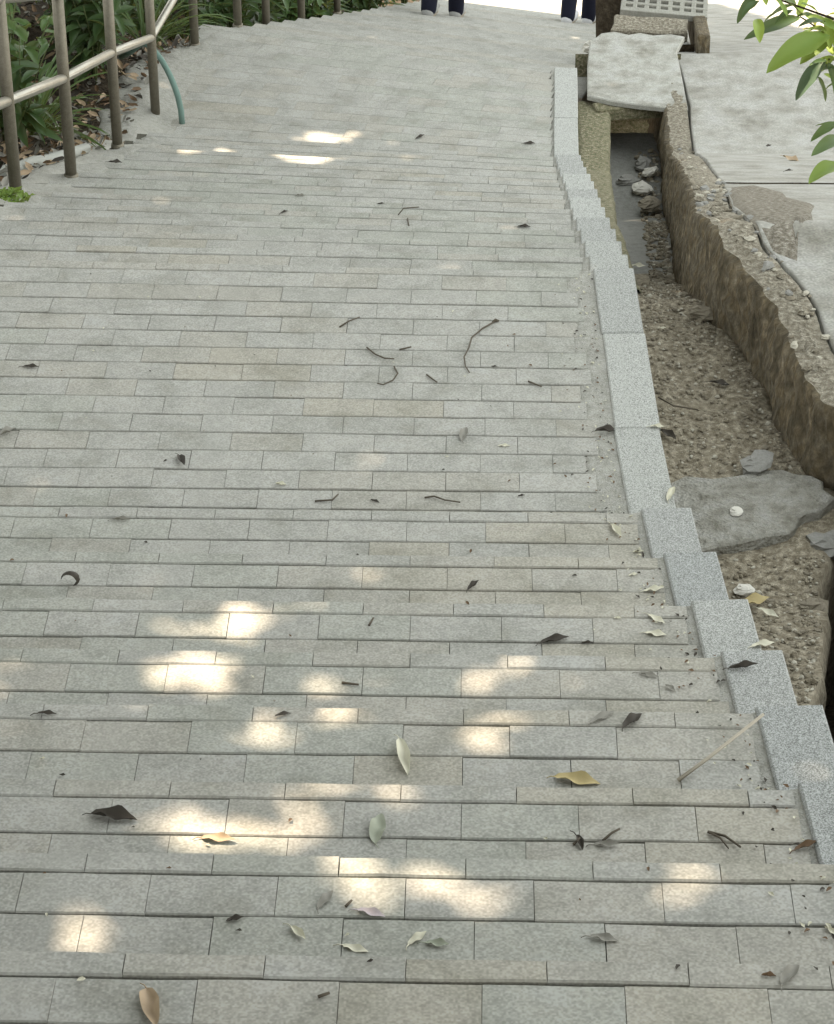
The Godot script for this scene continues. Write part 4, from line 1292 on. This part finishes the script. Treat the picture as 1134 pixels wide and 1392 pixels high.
	for k in trees.size():
		var foot: Vector3 = trees[k][0]
		var o := thing("shade_tree", ["tall broadleaf tree on the bank above the upper steps", "tall broadleaf tree on the bank beside the railing", "tall broadleaf tree on the bank beyond the lower landing", "broadleaf tree beside the far steps past the drain grating"][k], "tree", "", foot)
		var h: float = trees[k][1]
		var top := Vector3(0.9 if k < 3 else -0.6, h * 0.72, 0.2)
		var ts := new_st()
		tube_into(ts, [Vector3(0, -0.3, 0), Vector3(0.03, 0.5, 0), Vector3(0.2, h * 0.25, 0.1), Vector3(0.5 if k < 3 else -0.3, h * 0.5, 0.15), top], [0.26, 0.19, 0.16, 0.13, 0.09], 12)
		part(o, "trunk", done(ts, true), M.bark)
		var ls := new_st()
		for c: Vector3 in heads[k]:
			var e := c - foot
			var s := Vector3(0.3 if k < 3 else -0.2, h * rng.randf_range(0.38, 0.7), 0.13)
			tube_into(ls, [s, (s + e) * 0.5 + Vector3(0, 0.25, 0), e], [0.05, 0.03, 0.012], 6)
		part(o, "limbs", done(ls, true), M.bark)
		sts[k].generate_normals()
		part(o, "crown", sts[k].commit(), M.crown, Transform3D(Basis.IDENTITY, -foot))

const GAP_MARGIN := 0.062

func _ready() -> void:
	rng.seed = 20240
	# camera
	var cam := Camera3D.new()
	cam.name = "camera"
	cam.fov = 22.66
	cam.near = 0.05
	cam.far = 400.0
	cam.position = Vector3(0, 3.594, 0)
	cam.rotation = Vector3(-0.5556, 0, 0)
	add_child(cam)
	cam.current = true
	# sky
	var env := Environment.new()
	env.background_mode = Environment.BG_SKY
	var sky := Sky.new()
	var sm := ProceduralSkyMaterial.new()
	sm.sky_top_color = Color(0.80, 0.82, 0.82)
	sm.sky_horizon_color = Color(0.93, 0.92, 0.885)
	sm.sky_curve = 0.2
	sm.ground_bottom_color = Color(0.3, 0.3, 0.27)
	sm.ground_horizon_color = Color(0.6, 0.6, 0.56)
	sky.sky_material = sm
	env.sky = sky
	env.tonemap_mode = Environment.TONE_MAPPER_LINEAR
	env.tonemap_exposure = 3.8
	env.sdfgi_enabled = true
	env.ssao_enabled = true
	env.ssil_enabled = true
	var we := WorldEnvironment.new()
	we.name = "world_environment"
	we.environment = env
	add_child(we)
	# sun: high, ahead and to the left
	var to_sun := Vector3(-0.30, 0.87, -0.39).normalized()
	var sun := DirectionalLight3D.new()
	sun.name = "sun"
	sun.light_energy = 1.5
	sun.light_color = Color(1.0, 0.91, 0.80)
	sun.light_angular_distance = 0.5
	sun.shadow_enabled = true
	add_child(sun)
	sun.look_at_from_position(Vector3.ZERO, -to_sun, Vector3.FORWARD)
	lump.seed = 5
	lump.frequency = 1.0
	make_materials()
	# setting
	var gr := part(self, "ground", sheet([[V(-150, -9, -150), V(150, -9, -150)], [V(-150, -9, 250), V(150, -9, 250)]]), M.hill)
	gr.set_meta("kind", "structure")
	build_paving()
	build_kerb()
	build_channel()
	build_inlet()
	build_bank()
	build_railing()
	build_hoses()
	build_plants()
	build_shrub()
	build_trees(to_sun)
	build_people()
	build_litter()
